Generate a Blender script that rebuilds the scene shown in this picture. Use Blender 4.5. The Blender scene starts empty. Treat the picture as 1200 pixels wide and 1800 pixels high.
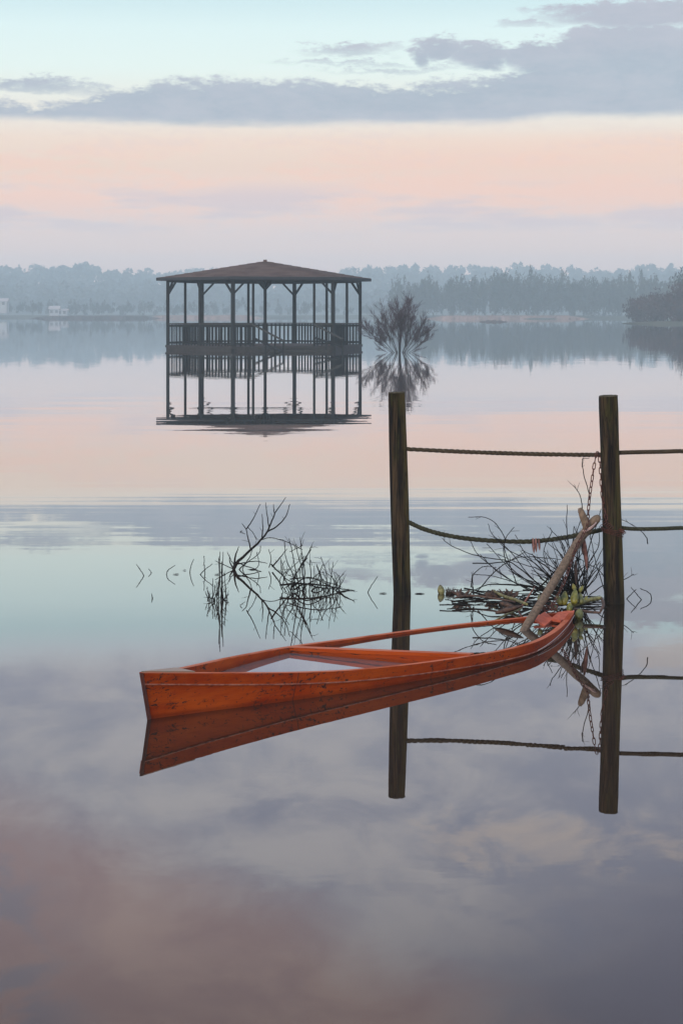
import bpy, bmesh, math, random
import numpy as np
from mathutils import Vector, Matrix
R = math.radians
random.seed(7)
rng = np.random.default_rng(7)
SC = bpy.context.scene
COL = SC.collection

# ------------------------------------------------------------------ camera
CAMH, F, HZ = 1.7, 3500.0, 548.0          # eye height, focal length and horizon row in photo pixels
cam_d = bpy.data.cameras.new('camera')
cam = bpy.data.objects.new('camera', cam_d); COL.objects.link(cam)
cam.location = (0, 0, CAMH); cam.rotation_euler = (R(90), 0, 0)
cam_d.sensor_fit = 'VERTICAL'; cam_d.sensor_height = 36; cam_d.sensor_width = 24
cam_d.lens = 36 * F / 1800
cam_d.shift_y = -(900 - HZ) / 1800
cam_d.clip_start = .1; cam_d.clip_end = 6000
SC.camera = cam
SC.view_settings.view_transform = 'Standard'
SC.view_settings.look = 'None'
SC.view_settings.gamma = 1
SC.view_settings.use_curve_mapping = False
SC.view_settings.exposure = 0.0
SC.cycles.max_bounces = 8
SC.cycles.volume_bounces = 3
SC.cycles.use_denoising = True

# ------------------------------------------------------------------ node expression helper
def lin(c):
    return tuple(((v/255)/12.92 if v/255 <= .04045 else ((v/255+.055)/1.055)**2.4) for v in c)

class E:
    """a node socket one can calculate with"""
    def __init__(s, nt, sock): s.nt, s.s = nt, sock
    def _m(s, op, *a, clamp=False):
        n = s.nt.nodes.new('ShaderNodeMath'); n.operation = op; n.use_clamp = clamp
        for i, v in enumerate((s,) + a):
            if isinstance(v, E): s.nt.links.new(v.s, n.inputs[i])
            else: n.inputs[i].default_value = v
        return E(s.nt, n.outputs[0])
    def __add__(s, o): return s._m('ADD', o)
    def __radd__(s, o): return s._m('ADD', o)
    def __sub__(s, o): return s._m('SUBTRACT', o)
    def __rsub__(s, o): return (s*-1) + o
    def __mul__(s, o): return s._m('MULTIPLY', o)
    def __rmul__(s, o): return s._m('MULTIPLY', o)
    def __truediv__(s, o): return s._m('DIVIDE', o)
    def max(s, o): return s._m('MAXIMUM', o)
    def min(s, o): return s._m('MINIMUM', o)
    def clamp(s): return s._m('ADD', 0.0, clamp=True)
    def pw(s, o): return s._m('POWER', o)
    def ss(s, a, b):                       # smoothstep
        n = s.nt.nodes.new('ShaderNodeMapRange'); n.interpolation_type = 'SMOOTHSTEP'
        s.nt.links.new(s.s, n.inputs['Value'])
        n.inputs['From Min'].default_value = min(a, b); n.inputs['From Max'].default_value = max(a, b)
        n.inputs['To Min'].default_value = 0 if a < b else 1; n.inputs['To Max'].default_value = 1 if a < b else 0
        return E(s.nt, n.outputs['Result'])

def xyz(nt, vec):
    n = nt.nodes.new('ShaderNodeSeparateXYZ'); nt.links.new(vec, n.inputs[0])
    return [E(nt, n.outputs[i]) for i in range(3)]
def comb(nt, a, b, c=0.0):
    n = nt.nodes.new('ShaderNodeCombineXYZ')
    for i, v in enumerate((a, b, c)):
        if isinstance(v, E): nt.links.new(v.s, n.inputs[i])
        else: n.inputs[i].default_value = v
    return n.outputs[0]
def noise(nt, vec, scale=1.0, detail=4, rough=.5, dist=0.0, color=False):
    n = nt.nodes.new('ShaderNodeTexNoise'); nt.links.new(vec, n.inputs['Vector'])
    n.inputs['Scale'].default_value = scale; n.inputs['Detail'].default_value = detail
    n.inputs['Roughness'].default_value = rough; n.inputs['Distortion'].default_value = dist
    return n.outputs['Color'] if color else E(nt, n.outputs['Fac'])
def mixc(nt, f, a, b):
    n = nt.nodes.new('ShaderNodeMix'); n.data_type = 'RGBA'
    for k, v in ((0, f), (6, a), (7, b)):
        if isinstance(v, E): nt.links.new(v.s, n.inputs[k])
        elif hasattr(v, 'is_linked'): nt.links.new(v, n.inputs[k])
        elif k == 0: n.inputs[k].default_value = v
        else: n.inputs[k].default_value = (*v[:3], 1)
    return n.outputs[2]

# ------------------------------------------------------------------ world: dawn sky
world = bpy.data.worlds.new('World'); SC.world = world; world.use_nodes = True
nt = world.node_tree; nt.nodes.clear()
SUN_EL, SUN_AZ = 16.0, 205.0             # degrees; azimuth clockwise from +Y: behind the camera, to its left
tc = nt.nodes.new('ShaderNodeTexCoord')
dx, dy, dz = xyz(nt, tc.outputs['Generated'])
hor = (dx*dx + dy*dy)._m('SQRT').max(1e-4)
az = dx._m('ARCTAN2', dy)                 # radians from +Y
el = (dz / hor)                           # tangent of the elevation
X = az * F + 600.0                        # the sky charted in units of 1/3500 radian: X to the right,
Y = HZ - el * F                           # Y downwards, 548 on the horizon
p = (el * (F/1400)).clamp()
ramp = nt.nodes.new('ShaderNodeValToRGB'); nt.links.new(p.s, ramp.inputs[0])
# the colours seen through the haze, and from them the sky's own
WM, HL, HS = 1.5, (.46, .57, .67), .00118
def seen(yy, c):
    v = max((HZ-yy)/F, .02); T = math.exp(-HS*min(35.3/v, 1290))
    return tuple(max(.02, (a - h*(1-T))/T)/WM for a, h in zip(lin(c), HL))
def wl(c): return tuple(a/WM for a in lin(c))
STOPS = [(520, (199, 199, 207)), (440, (207, 204, 209)), (395, (211, 207, 211)), (345, (228, 209, 204)), (295, (228, 210, 200)),
         (245, (233, 217, 206)), (215, (232, 226, 218)), (120, (226, 241, 238)), (50, (220, 240, 241)), (0, (206, 231, 236))]
STOPS = [(y_, seen(y_, c)) for y_, c in STOPS] + [(y_, wl(c)) for y_, c in ((-45, (228, 238, 245)), (-115, (222, 222, 228)), (-220, (214, 212, 219)),
         (-330, (214, 212, 219)), (-450, (212, 210, 220)), (-600, (206, 205, 216)), (-850, (212, 216, 228)))]
els = ramp.color_ramp.elements
while len(els) > 1: els.remove(els[-1])
for i, (yy, c) in enumerate(STOPS):
    pos = max(0, (HZ-yy)/1400)
    e = els[0] if i == 0 else els.new(pos)
    e.position = pos; e.color = (*c, 1)
base = ramp.outputs[0]
nv = comb(nt, X*.0035, Y*.022)
n1 = noise(nt, nv, 1.0, 6, .55)
nv2 = comb(nt, X*.012, Y*.035, 3.7)
n2 = noise(nt, nv2, 1.0, 6, .6)
nv3 = comb(nt, X*.0022, Y*.006, 9.1)
n3 = noise(nt, nv3, 1.0, 5, .55, .6)
n4 = noise(nt, comb(nt, X*.04, Y*.09, 6.0), 1.0, 5, .65)
# pink streaks low in the sky
base = mixc(nt, ((n1*.7 + n4*.3).ss(.44, .58) * Y.ss(225, 290) * Y.ss(440, 350) * .5), base, seen(310,(240, 203, 190)))
base = mixc(nt, (X.ss(300, 1000) * Y.ss(225, 270) * Y.ss(400, 340) * .4), base, seen(310,(234, 203, 192)))
base = mixc(nt, (n1.ss(.56, .38) * Y.ss(310, 350) * Y.ss(430, 385) * .7), base, seen(370,(202, 198, 207)))
# grey cloud bank, its lumps upper right, wisps
def blob(cx, cy, rx, ry):
    a = (X - cx) / rx; b = (Y - cy) / ry
    return 1.0 - (a*a + b*b)
Yw = Y + (n1 - .5)*34.0 + (n2 - .5)*46.0 + (n4 - .5)*26.0
Xw = X + (n2 - .5)*60.0
top = 143.0 - X.ss(800, 1060)*62.0 + X.ss(300, 60)*42.0
bot = 221.0 - X.ss(330, 40)*6.0 - X.ss(850, 1000)*12.0
def wblob(cx, cy, rx, ry):
    a = (Xw - cx) / rx; b = (Yw - cy) / ry
    return (1.0 - (a*a + b*b)) * (ry/15.0)
d = ((Yw - top) / 13.0).min((bot - (Y*.45 + Yw*.55)) / 13.0)
for bl in ((40, 153, 170, 12), (230, 160, 120, 9), (615, 88, 90, 9), (1180, 30, 250, 26), (775, 84, 45, 26), (845, 98, 60, 26), (935, 100, 60, 30), (1015, 92, 60, 30), (690, 121, 110, 6), (1100, 75, 130, 34), (1500, 120, 500, 70), (738, 98, 20, 18), (930, 44, 60, 6), (620, 108, 120, 4)):
    d = d.max(wblob(*bl))
dn = d + (n4 - .5) * 1.6 + (n2 - .5)*1.2
cm = dn.ss(-.55, 1.1)
cc = mixc(nt, n2.ss(.3, .75), wl((158, 170, 186)), wl((176, 182, 195)))
cc = mixc(nt, (n1 + (n4-.5)*.8).ss(.4, .62) * .3, cc, wl((190, 188, 200)))
cc = mixc(nt, Y.ss(130, 50) * .5, cc, wl((190, 184, 196)))
base = mixc(nt, cm * .93, base, cc)
lowveil = (n4*.5 + n1*.5).ss(.47, .6) * Y.ss(200, 240) * Y.ss(330, 260)
base = mixc(nt, lowveil * .35, base, seen(250, (222, 210, 208)))
# high cloud deck: mauve on the left, slate on the right, paler breaks
diag = (Y + 340.0) - (X - 150.0) * -.44   # a sloping border
high = Y.ss(-40, -130)
left = ((X * -.44) + ((n3 - .5) * 420.0) - Y).ss(250, 420)
rx = X.ss(350, 1100)
n5 = noise(nt, comb(nt, X*.006, Y*.010, 2.3), 1.0, 7, .6, .5)
n6 = noise(nt, comb(nt, X*.0017, Y*.003, 12.3), 1.0, 4, .5, .3)
deck = mixc(nt, (n3*.5 + n5*.5).ss(.38, .62), wl((188, 191, 210)), wl((230, 226, 230)))
slate = (X*.9 + Y*-1.0 + (n5-.5)*260.0 + (n6-.5)*500.0)
deck = mixc(nt, slate.ss(1150, 1700) * .95, deck, wl((150, 154, 180)))
deck = mixc(nt, (n6*.6 + n5*.4).ss(.52, .40) * Y.ss(-180, -320) * .55, deck, wl((166, 172, 198)))
mv = (Y + X*.42 + (n3-.5)*240.0 + (n5-.5)*150.0).ss(-215, -400)
deck = mixc(nt, mv * .8, deck, mixc(nt, (n3*.5 + n5*.5).ss(.38, .62), wl((206, 172, 170)), wl((226, 192, 184))))
deck = mixc(nt, (X + Y*.25).ss(60, -120) * Y.ss(-320, -420) * n5.ss(.4, .55) * .8, deck, wl((168, 168, 188)))
br = ((n5 - .5)*5.0 + blob(960, -385, 260, 70)).ss(.1, 1.3)
deck = mixc(nt, br * .8, deck, wl((240, 224, 216)))
base = mixc(nt, (Y + (n5-.5)*90.0 - X.ss(700,1200)*40.0).ss(-15, -95) * .97, base, deck)
peach = (blob(1240, -55, 150, 36) + (n2-.5)*2.2).ss(-.1, .7)
base = mixc(nt, peach * .7, base, wl((222, 206, 198)))
gain = nt.nodes.new('ShaderNodeVectorMath'); gain.operation = 'SCALE'; nt.links.new(base, gain.inputs[0])
nt.links.new((Y.ss(-20, -560) * .52 + 1.0).s, gain.inputs['Scale']); base = gain.outputs[0]
bg = nt.nodes.new('ShaderNodeBackground'); nt.links.new(base, bg.inputs[0]); bg.inputs[1].default_value = WM
base = mixc(nt, el.ss(.45, 1.6), base, tuple(q*1.42 for q in wl((192, 222, 255))))
nt.links.new(base, bg.inputs[0])
sky = nt.nodes.new('ShaderNodeTexSky'); sky.sky_type = 'NISHITA'; sky.sun_disc = False
sky.sun_elevation = R(SUN_EL); sky.sun_rotation = R(SUN_AZ)
bg2 = nt.nodes.new('ShaderNodeBackground'); nt.links.new(sky.outputs[0], bg2.inputs[0]); bg2.inputs[1].default_value = .006
ad = nt.nodes.new('ShaderNodeAddShader'); nt.links.new(bg.outputs[0], ad.inputs[0]); nt.links.new(bg2.outputs[0], ad.inputs[1])
wo = nt.nodes.new('ShaderNodeOutputWorld'); nt.links.new(ad.outputs[0], wo.inputs['Surface'])

sun_d = bpy.data.lights.new('sun', 'SUN'); sun_d.energy = 2.2; sun_d.angle = R(25); sun_d.color = (1, .97, .94)
sun = bpy.data.objects.new('sun', sun_d); COL.objects.link(sun)
sv = Vector((math.sin(R(SUN_AZ))*math.cos(R(SUN_EL)), math.cos(R(SUN_AZ))*math.cos(R(SUN_EL)), math.sin(R(SUN_EL))))
sun.rotation_euler = sv.to_track_quat('Z', 'Y').to_euler()
sun.location = (-20, -20, 30)

# ------------------------------------------------------------------ helpers
def P(px, py, Yd): return Vector(((px-600)*Yd/F, Yd, CAMH-(py-HZ)*Yd/F))
def G(px, py):
    Yd = F*CAMH/(py-HZ); return Vector(((px-600)*Yd/F, Yd, 0))
def depth(py): return F*CAMH/(py-HZ)

def material(name, col, rough=.7, fn=None, metallic=0.0, spec=.5):
    m = bpy.data.materials.new(name); m.use_nodes = True
    t = m.node_tree; b = t.nodes['Principled BSDF']
    b.inputs['Base Color'].default_value = (*col, 1); b.inputs['Roughness'].default_value = rough
    b.inputs['Metallic'].default_value = metallic; b.inputs['Specular IOR Level'].default_value = spec
    if fn: fn(t, b)
    return m
def ocoord(t):
    g = t.nodes.new('ShaderNodeNewGeometry'); return g.outputs['Position']
def bump(t, b, h, strength=.4, dist=.01):
    n = t.nodes.new('ShaderNodeBump'); n.inputs['Strength'].default_value = strength; n.inputs['Distance'].default_value = dist
    t.links.new(h.s, n.inputs['Height']); t.links.new(n.outputs[0], b.inputs['Normal'])

class MB:
    def __init__(s): s.v, s.f, s.sm = [], [], []
    def add(s, vs, fs, smooth=False):
        o = len(s.v); s.v += [Vector(v) for v in vs]; s.f += [tuple(i+o for i in f) for f in fs]; s.sm += [smooth]*len(fs)
    def box(s, c, size, rot=None):
        vs = [Vector((x*size[0]/2, y*size[1]/2, z*size[2]/2)) for x in (-1, 1) for y in (-1, 1) for z in (-1, 1)]
        if rot is not None: vs = [rot @ v for v in vs]
        s.add([v+Vector(c) for v in vs], [(0,1,3,2),(4,6,7,5),(0,4,5,1),(2,3,7,6),(0,2,6,4),(1,5,7,3)])
    def beam(s, a, b, w, h, up=Vector((0,0,1))):
        a, b = Vector(a), Vector(b); d = b-a; L = d.length; d.normalize()
        sd = d.cross(up)
        if sd.length < 1e-4: sd = d.cross(Vector((0,1,0)))
        sd.normalize(); u = sd.cross(d).normalized()
        vs = []
        for q in (a, b):
            for i, j in ((-1,-1),(1,-1),(1,1),(-1,1)): vs.append(q + sd*(i*w/2) + u*(j*h/2))
        s.add(vs, [(3,2,1,0),(4,5,6,7),(0,1,5,4),(1,2,6,5),(2,3,7,6),(3,0,4,7)])
    def tube(s, pts, rad, n=5, smooth=True, cap=True):
        pts = [Vector(q) for q in pts]; m = len(pts)
        if not hasattr(rad, '__len__'): rad = [rad]*m
        vs = []; fs = []
        up = None
        for i, q in enumerate(pts):
            d = (pts[min(i+1, m-1)] - pts[max(i-1, 0)])
            if d.length < 1e-9: d = Vector((0,0,1))
            d.normalize()
            if up is None:
                up = d.cross(Vector((.3,.9,.1))); up = up.normalized() if up.length > 1e-3 else Vector((1,0,0))
            up = (up - d*up.dot(d)); up = up.normalized() if up.length > 1e-5 else d.orthogonal().normalized()
            w = d.cross(up)
            for k in range(n):
                a = 2*math.pi*k/n; vs.append(q + (up*math.cos(a) + w*math.sin(a))*rad[i])
        for i in range(m-1):
            for k in range(n):
                k2 = (k+1) % n
                fs.append((i*n+k, i*n+k2, (i+1)*n+k2, (i+1)*n+k))
        s.add(vs, fs, smooth)
        if cap:
            o = len(s.v) - len(vs)
            s.f.append(tuple(o+k for k in range(n))[::-1]); s.sm.append(False)
            s.f.append(tuple(o+(m-1)*n+k for k in range(n))); s.sm.append(False)
    def build(s, name, mat, parent=None):
        me = bpy.data.meshes.new(name)
        off = Vector(parent_loc(parent)) if parent is not None else Vector((0,0,0))
        me.from_pydata([tuple(v-off) for v in s.v], [], s.f)
        me.polygons.foreach_set('use_smooth', s.sm)
        me.materials.append(mat); me.update()
        o = bpy.data.objects.new(name, me); COL.objects.link(o)
        if parent is not None: o.parent = parent
        return o
def parent_loc(p):
    l = Vector((0,0,0))
    while p is not None: l += p.location; p = p.parent
    return l
def tag(o, label=None, cat=None, group=None, kind=None):
    if label: o['label'] = label
    if cat: o['category'] = cat
    if group: o['group'] = group
    if kind: o['kind'] = kind
    return o
def thing(name, loc, label, cat, group=None):
    o = bpy.data.objects.new(name, None); COL.objects.link(o); o.location = loc; o.empty_display_size = .1
    return tag(o, label, cat, group)
def recentre(o):
    """move a one-mesh thing's origin to the base of its geometry"""
    me = o.data; n = len(me.vertices); a = np.empty(n*3); me.vertices.foreach_get('co', a); a = a.reshape(-1, 3)
    c = np.array([a[:,0].mean(), a[:,1].mean(), max(a[:,2].min(), -.05)])
    me.vertices.foreach_set('co', (a-c).ravel()); o.location = tuple(c); me.update(); return o
def catmull(pts, n):
    pts = [Vector(q) for q in pts]; P_ = [pts[0]*2-pts[1]] + pts + [pts[-1]*2-pts[-2]]
    out = []; segs = len(pts)-1
    for i in range(n):
        t = i/(n-1)*segs; k = min(int(t), segs-1); u = t-k
        a, b, c, d = P_[k:k+4]
        out.append(.5*((2*b) + (c-a)*u + (2*a-5*b+4*c-d)*u*u + (-a+3*b-3*c+d)*u**3))
    return out
def np_mesh(name, V, Fc, mat, parent=None):
    me = bpy.data.meshes.new(name)
    V = np.asarray(V, dtype=np.float32); Fc = np.asarray(Fc, dtype=np.int32); k = Fc.shape[1]
    me.vertices.add(len(V)); me.vertices.foreach_set('co', V.ravel())
    me.loops.add(Fc.size); me.loops.foreach_set('vertex_index', Fc.ravel())
    me.polygons.add(len(Fc)); me.polygons.foreach_set('loop_start', np.arange(len(Fc), dtype=np.int32)*k)
    me.materials.append(mat); me.update(calc_edges=True); me.validate()
    o = bpy.data.objects.new(name, me); COL.objects.link(o)
    if parent is not None: o.parent = parent
    return o

# ------------------------------------------------------------------ materials
def wood_fn(c1, c2, c3=None, sc=(30, 30, 2.2), bs=.5, bd=.004):
    def fn(t, b):
        x, y, z = xyz(t, ocoord(t))
        v = comb(t, x*sc[0], y*sc[1], z*sc[2])
        n = noise(t, v, 1, 6, .6); n2 = noise(t, ocoord(t), 7, 4, .6)
        n = (n - .5)*1.6 + .5
        c = mixc(t, n.clamp(), c1, c2)
        if c3: c = mixc(t, n2.ss(.5, .62)*.8, c, c3)
        t.links.new(c, b.inputs['Base Color']); bump(t, b, n, bs, bd)
    return fn
def post_fn(t, b):
    x, y, z = xyz(t, ocoord(t))
    fine = noise(t, comb(t, x*150, y*150, z*5), 1, 5, .65)
    broad = noise(t, comb(t, x*24, y*24, z*1.3), 1, 3, .55)
    moss = noise(t, comb(t, x*16, y*16, z*3.5 + 5.0), 1, 5, .65)
    c = mixc(t, broad.ss(.36, .62), (.006,.004,.0035), (.060,.038,.018))
    c = mixc(t, moss.ss(.50, .62)*.75, c, (.040,.037,.009))
    c = mixc(t, fine.ss(.42, .60)*.75, c, (.004,.003,.003))
    crack = (noise(t, comb(t, x*60, y*60, z*1.1 + 3.0), 1, 2, .5) - .5)._m('ABSOLUTE').ss(.018, .005)
    c = mixc(t, crack*.9, c, (.0015,.001,.001))
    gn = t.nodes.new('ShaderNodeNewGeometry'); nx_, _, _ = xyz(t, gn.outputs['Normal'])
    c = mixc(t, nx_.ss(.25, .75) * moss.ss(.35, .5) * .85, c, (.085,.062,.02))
    wet = z.ss(.16, .0)
    c = mixc(t, wet*.55, c, (.008,.007,.006))
    t.links.new(c, b.inputs['Base Color']); bump(t, b, fine*.7 - crack*1.2, .8, .006)
M_post = material('weathered_post_wood', (.05,.04,.03), .85, post_fn, spec=.15)
M_sawn = material('weathered_sawn_end', (.06,.05,.03), .9, wood_fn((.02,.017,.012), (.11,.095,.06), None, (60,60,60)), spec=.1)
M_gaz = material('grey_gazebo_wood', (.05,.05,.05), .8, wood_fn((.004,.005,.006), (.016,.018,.017), None, (14,14,3)), spec=.2)
M_gazdeck = material('dark_wet_deck_wood', (.03,.03,.03), .7, wood_fn((.008,.007,.007), (.05,.043,.040), None, (6,6,10)), spec=.3)
M_gazlight = material('paler_rail_wood', (.1,.1,.09), .8, wood_fn((.025,.025,.021), (.06,.056,.048), None, (10,10,10)), spec=.2)
def roof_fn(t, b):
    x, y, z = xyz(t, ocoord(t))
    n = noise(t, comb(t, x*1.2, y*1.2, z*9), 1, 5, .6)
    c = mixc(t, n.ss(.3, .7), (.060,.034,.026), (.115,.072,.055))
    t.links.new(c, b.inputs['Base Color'])
M_roof = material('brown_roof_felt', (.06,.04,.035), .9, roof_fn, spec=.15)
M_roofend = material('grey_roof_fascia', (.05,.05,.055), .8, wood_fn((.016,.017,.019), (.04,.041,.045), None, (3,3,20)), spec=.2)

def paint_fn(t, b):
    x, y, z = xyz(t, ocoord(t))
    along = (x*.636 + y*.772)
    nb = noise(t, comb(t, along*3.0, z*9, 1.0), 1, 5, .6)
    grain = noise(t, comb(t, along*7, z*150, (y-x)*5), 1, 4, .6)
    c = mixc(t, nb.ss(.3, .7), (.25,.026,.003), (.40,.066,.006))
    c = mixc(t, grain.ss(.45, .75)*.35, c, (.15,.014,.004))
    # chipped spots, scratches and dried algae
    ch = noise(t, comb(t, along*30, z*60, 2.0), 1, 4, .6)
    ch2 = noise(t, comb(t, along*3.3, z*6, 5.0), 1, 2, .5)
    sc1 = noise(t, comb(t, (along + z*.7)*11, (z*1.0 - along*.5)*22, 8.0), 1, 2, .5, 1.2)
    sc2 = noise(t, comb(t, (along - z*.9)*14, (z*.9 + along*.3)*18, 18.0), 1, 2, .5, 1.2)
    m1 = (ch.ss(.60, .64) * ch2.ss(.42, .52))
    m2 = ((sc1 - .5)._m('ABSOLUTE').ss(.028, .008) * ch.ss(.44, .52) * ch2.ss(.50, .58))
    m3 = ((sc2 - .5)._m('ABSOLUTE').ss(.018, .006) * ch.ss(.48, .56) * ch2.ss(.49, .41))
    joint = (along - 6.59 + (ch-.5)*.01)._m('ABSOLUTE').ss(.0035, .0015)*.8
    m = m1.max(m2).max(m3).max(joint).clamp()
    c = mixc(t, m * .93, c, (.025,.018,.014))
    pale = noise(t, comb(t, along*12, z*110, 4.0), 1, 5, .65)
    c = mixc(t, pale.ss(.66, .74)*.4, c, (.34,.12,.07))
    wet = z.ss(.028, .004)
    c = mixc(t, wet*.45, c, (.07,.012,.004))
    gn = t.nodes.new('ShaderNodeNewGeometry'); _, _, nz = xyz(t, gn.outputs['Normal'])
    c = mixc(t, nz.ss(.75, .95) * ch2.ss(.3, .5) * .85, c, (.46,.13,.065))  # sky highlight painted into the colour: paler orange on up-facing tops
    t.links.new(c, b.inputs['Base Color'])
    rr = grain*.3 + .38
    t.links.new(rr.s, b.inputs['Roughness'])
    bump(t, b, grain*.6 + ch*.5 - m*.8, .35, .003)
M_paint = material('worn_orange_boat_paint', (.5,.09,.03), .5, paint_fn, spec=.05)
def leafy0(c1, c2, sc):
    def fn(t, b):
        n = noise(t, ocoord(t), sc, 4, .6)
        t.links.new(mixc(t, n.ss(.4, .6), c1, c2), b.inputs['Base Color'])
    return fn
def bowp_fn(t, b):
    n = noise(t, ocoord(t), 30, 5, .6)
    t.links.new(mixc(t, n.ss(.35, .7), (.52,.105,.045), (.36,.06,.024)), b.inputs['Base Color'])
    bump(t, b, n, .3, .003)
M_strip = material('worn_pale_strip', (.36,.13,.07), .6, leafy0((.16,.03,.01), (.30,.10,.05), 30))
M_bow = material('bright_orange_bow_paint', (.7,.17,.08), .6, bowp_fn)
def board_fn(t, b):
    n = noise(t, ocoord(t), 25, 5, .65)
    t.links.new(mixc(t, n.ss(.35, .65), (.20,.17,.12), (.28,.13,.07)), b.inputs['Base Color'])
M_board = material('bleached_stern_board', (.35,.3,.2), .6, board_fn)
M_dark_end = material('scuffed_dark_transom_paint', (.1,.03,.02), .7, wood_fn((.02,.012,.01), (.2,.045,.02), None, (20,20,20)))
def rope_fn(c1, c2):
    def fn(t, b):
        n = noise(t, ocoord(t), 160, 4, .6)
        t.links.new(mixc(t, n.ss(.3, .7), c1, c2), b.inputs['Base Color'])
        bump(t, b, n, .5, .002)
    return fn
M_rope = material('old_hemp_rope', (.1,.08,.05), .9, rope_fn((.015,.012,.008), (.085,.062,.036)), spec=.1)
M_rope2 = material('mossy_rope', (.07,.07,.035), .9, rope_fn((.012,.012,.008), (.060,.056,.030)), spec=.1)
def rust_fn(t, b):
    n = noise(t, ocoord(t), 120, 4, .6)
    t.links.new(mixc(t, n.ss(.35, .65), (.04,.014,.009), (.12,.035,.020)), b.inputs['Base Color'])
M_rust = material('rusty_iron', (.15,.05,.03), .85, rust_fn, metallic=.15)
def bark_fn(t, b):
    x, y, z = xyz(t, ocoord(t))
    n = noise(t, comb(t, (x-z*.5)*70, y*60, (z + x)*14), 1, 6, .7)
    t.links.new(mixc(t, n.ss(.3, .7), (.075,.047,.027), (.20,.130,.080)), b.inputs['Base Color'])
    bump(t, b, n, .25, .0015)
M_pole = material('smooth_pinkish_brown_wood', (.3,.2,.15), .75, bark_fn, spec=.3)
M_twig = material('dark_twig_bark', (.009,.0065,.005), .85, spec=.2)
M_twig2 = material('brown_twig_bark', (.05,.03,.02), .85, spec=.2)
M_treebark = material('purplish_bare_bark', (.03,.022,.022), .9, spec=.1)
M_treetwig = material('fine_purplish_twigs', (.075,.050,.056), .9, spec=.1)
def leafy(c1, c2, sc=20):
    def fn(t, b):
        n = noise(t, ocoord(t), sc, 4, .6)
        t.links.new(mixc(t, n.ss(.35, .65), c1, c2), b.inputs['Base Color'])
    return fn
M_bulb = material('yellow_green_hyacinth', (.25,.24,.03), .45, leafy((.055,.07,.010), (.23,.19,.022), 22))
M_bulb_dark = material('dull_green_hyacinth', (.1,.12,.02), .5, leafy((.04,.05,.01), (.14,.13,.03), 30))
M_stalk = material('green_brown_stalk', (.13,.12,.04), .6, leafy((.07,.06,.02), (.22,.2,.07), 40))
M_deadleaf = material('dead_brown_leaf', (.15,.07,.04), .8, leafy((.03,.017,.012), (.10,.05,.03), 40))
M_redleaf = material('reddish_withered_leaf', (.25,.1,.07), .8, leafy((.12,.045,.03), (.28,.12,.09), 40))
M_forest = material('dark_wood_foliage', (.03,.04,.03), .95, leafy((.018,.024,.02), (.045,.05,.04), .15), spec=.05)
M_bush = material('reddish_winter_scrub', (.07,.045,.04), .95, leafy((.035,.025,.025), (.075,.045,.042), .3), spec=.05)
M_reed = material('tawny_reed_bank', (.3,.2,.15), .95, leafy((.16,.10,.08), (.33,.21,.17), .2), spec=.05)
M_ground = material('dark_grassy_ground', (.05,.055,.035), .95, leafy((.03,.035,.022), (.08,.075,.05), .05), spec=.05)
M_white = material('whitewashed_wall', (.75,.72,.7), .8, leafy((.26,.26,.26), (.33,.33,.33), .5))
M_tile = material('pale_tiled_roof', (.45,.33,.28), .8, leafy((.30,.25,.23), (.36,.30,.27), .5))
M_glass = material('dark_window_glass', (.03,.035,.04), .15)

# water: murky flood water under a calm, faintly rippled surface
def water_mat(name='calm_flood_water', murk=(.028,.017,.011)):
    m = bpy.data.materials.new(name); m.use_nodes = True
    t = m.node_tree; t.nodes.clear()
    pos = ocoord(t); x, y, z = xyz(t, pos)
    patch = noise(t, comb(t, x*.05, y*.16, 0.0), 1, 3, .55)
    patch2 = noise(t, comb(t, x*.35, y*1.1, 4.0), 1, 3, .55)
    def rip(sx, sy, w, det=2):
        c = noise(t, comb(t, x*sx, y*sy, w), 1, det, .5, 0, True)
        r, g, b_ = xyz(t, c); return r-.5, g-.5
    a1, b1 = rip(.09, 1.7, 0.0, 2)         # low swell beyond the posts
    a2, b2 = rip(1.6, 9.0, 3.0, 2)         # small ripples
    a3, b3 = rip(10.0, 30.0, 6.0, 1)       # fine shiver
    a4, b4 = rip(.22, 4.2, 9.0, 3)         # long flat streaks
    big = patch.ss(.42, .60)
    far = y.ss(24, 29) * y.ss(46, 36)
    mid = y.ss(11.6, 15.5) * y.ss(25, 17.5)
    sm = patch2.ss(.45, .65)
    ny = b1*(far*.013 + .0005) + b2*(sm*.0022 + .0008 + y.ss(26, 55)*.006) + b3*(sm*.0030 + .0010) + b4*(mid*big*.015 + mid*.008 + .0008)
    nx = a1*.0004 + a2*.0006 + a3*.0010
    nrm = comb(t, nx, ny, 1.0)
    vn = t.nodes.new('ShaderNodeVectorMath'); vn.operation = 'NORMALIZE'; t.links.new(nrm, vn.inputs[0])
    g = t.nodes.new('ShaderNodeNewGeometry')
    dt = t.nodes.new('ShaderNodeVectorMath'); dt.operation = 'DOT_PRODUCT'
    t.links.new(g.outputs['Incoming'], dt.inputs[0]); t.links.new(g.outputs['Normal'], dt.inputs[1])
    cosv = E(t, dt.outputs['Value'])._m('ABSOLUTE')
    refl = (cosv.pw(1.5) * -9.8)._m('EXPONENT')
    gl = t.nodes.new('ShaderNodeBsdfGlossy'); gl.inputs['Roughness'].default_value = .004
    gl.inputs['Color'].default_value = (.985,.985,.985, 1)
    t.links.new(vn.outputs[0], gl.inputs['Normal'])
    df = t.nodes.new('ShaderNodeBsdfDiffuse'); df.inputs['Color'].default_value = (*murk, 1)
    mx = t.nodes.new('ShaderNodeMixShader'); t.links.new(refl.s, mx.inputs[0])
    t.links.new(df.outputs[0], mx.inputs[1]); t.links.new(gl.outputs[0], mx.inputs[2])
    o = t.nodes.new('ShaderNodeOutputMaterial'); t.links.new(mx.outputs[0], o.inputs['Surface'])
    return m
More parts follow.
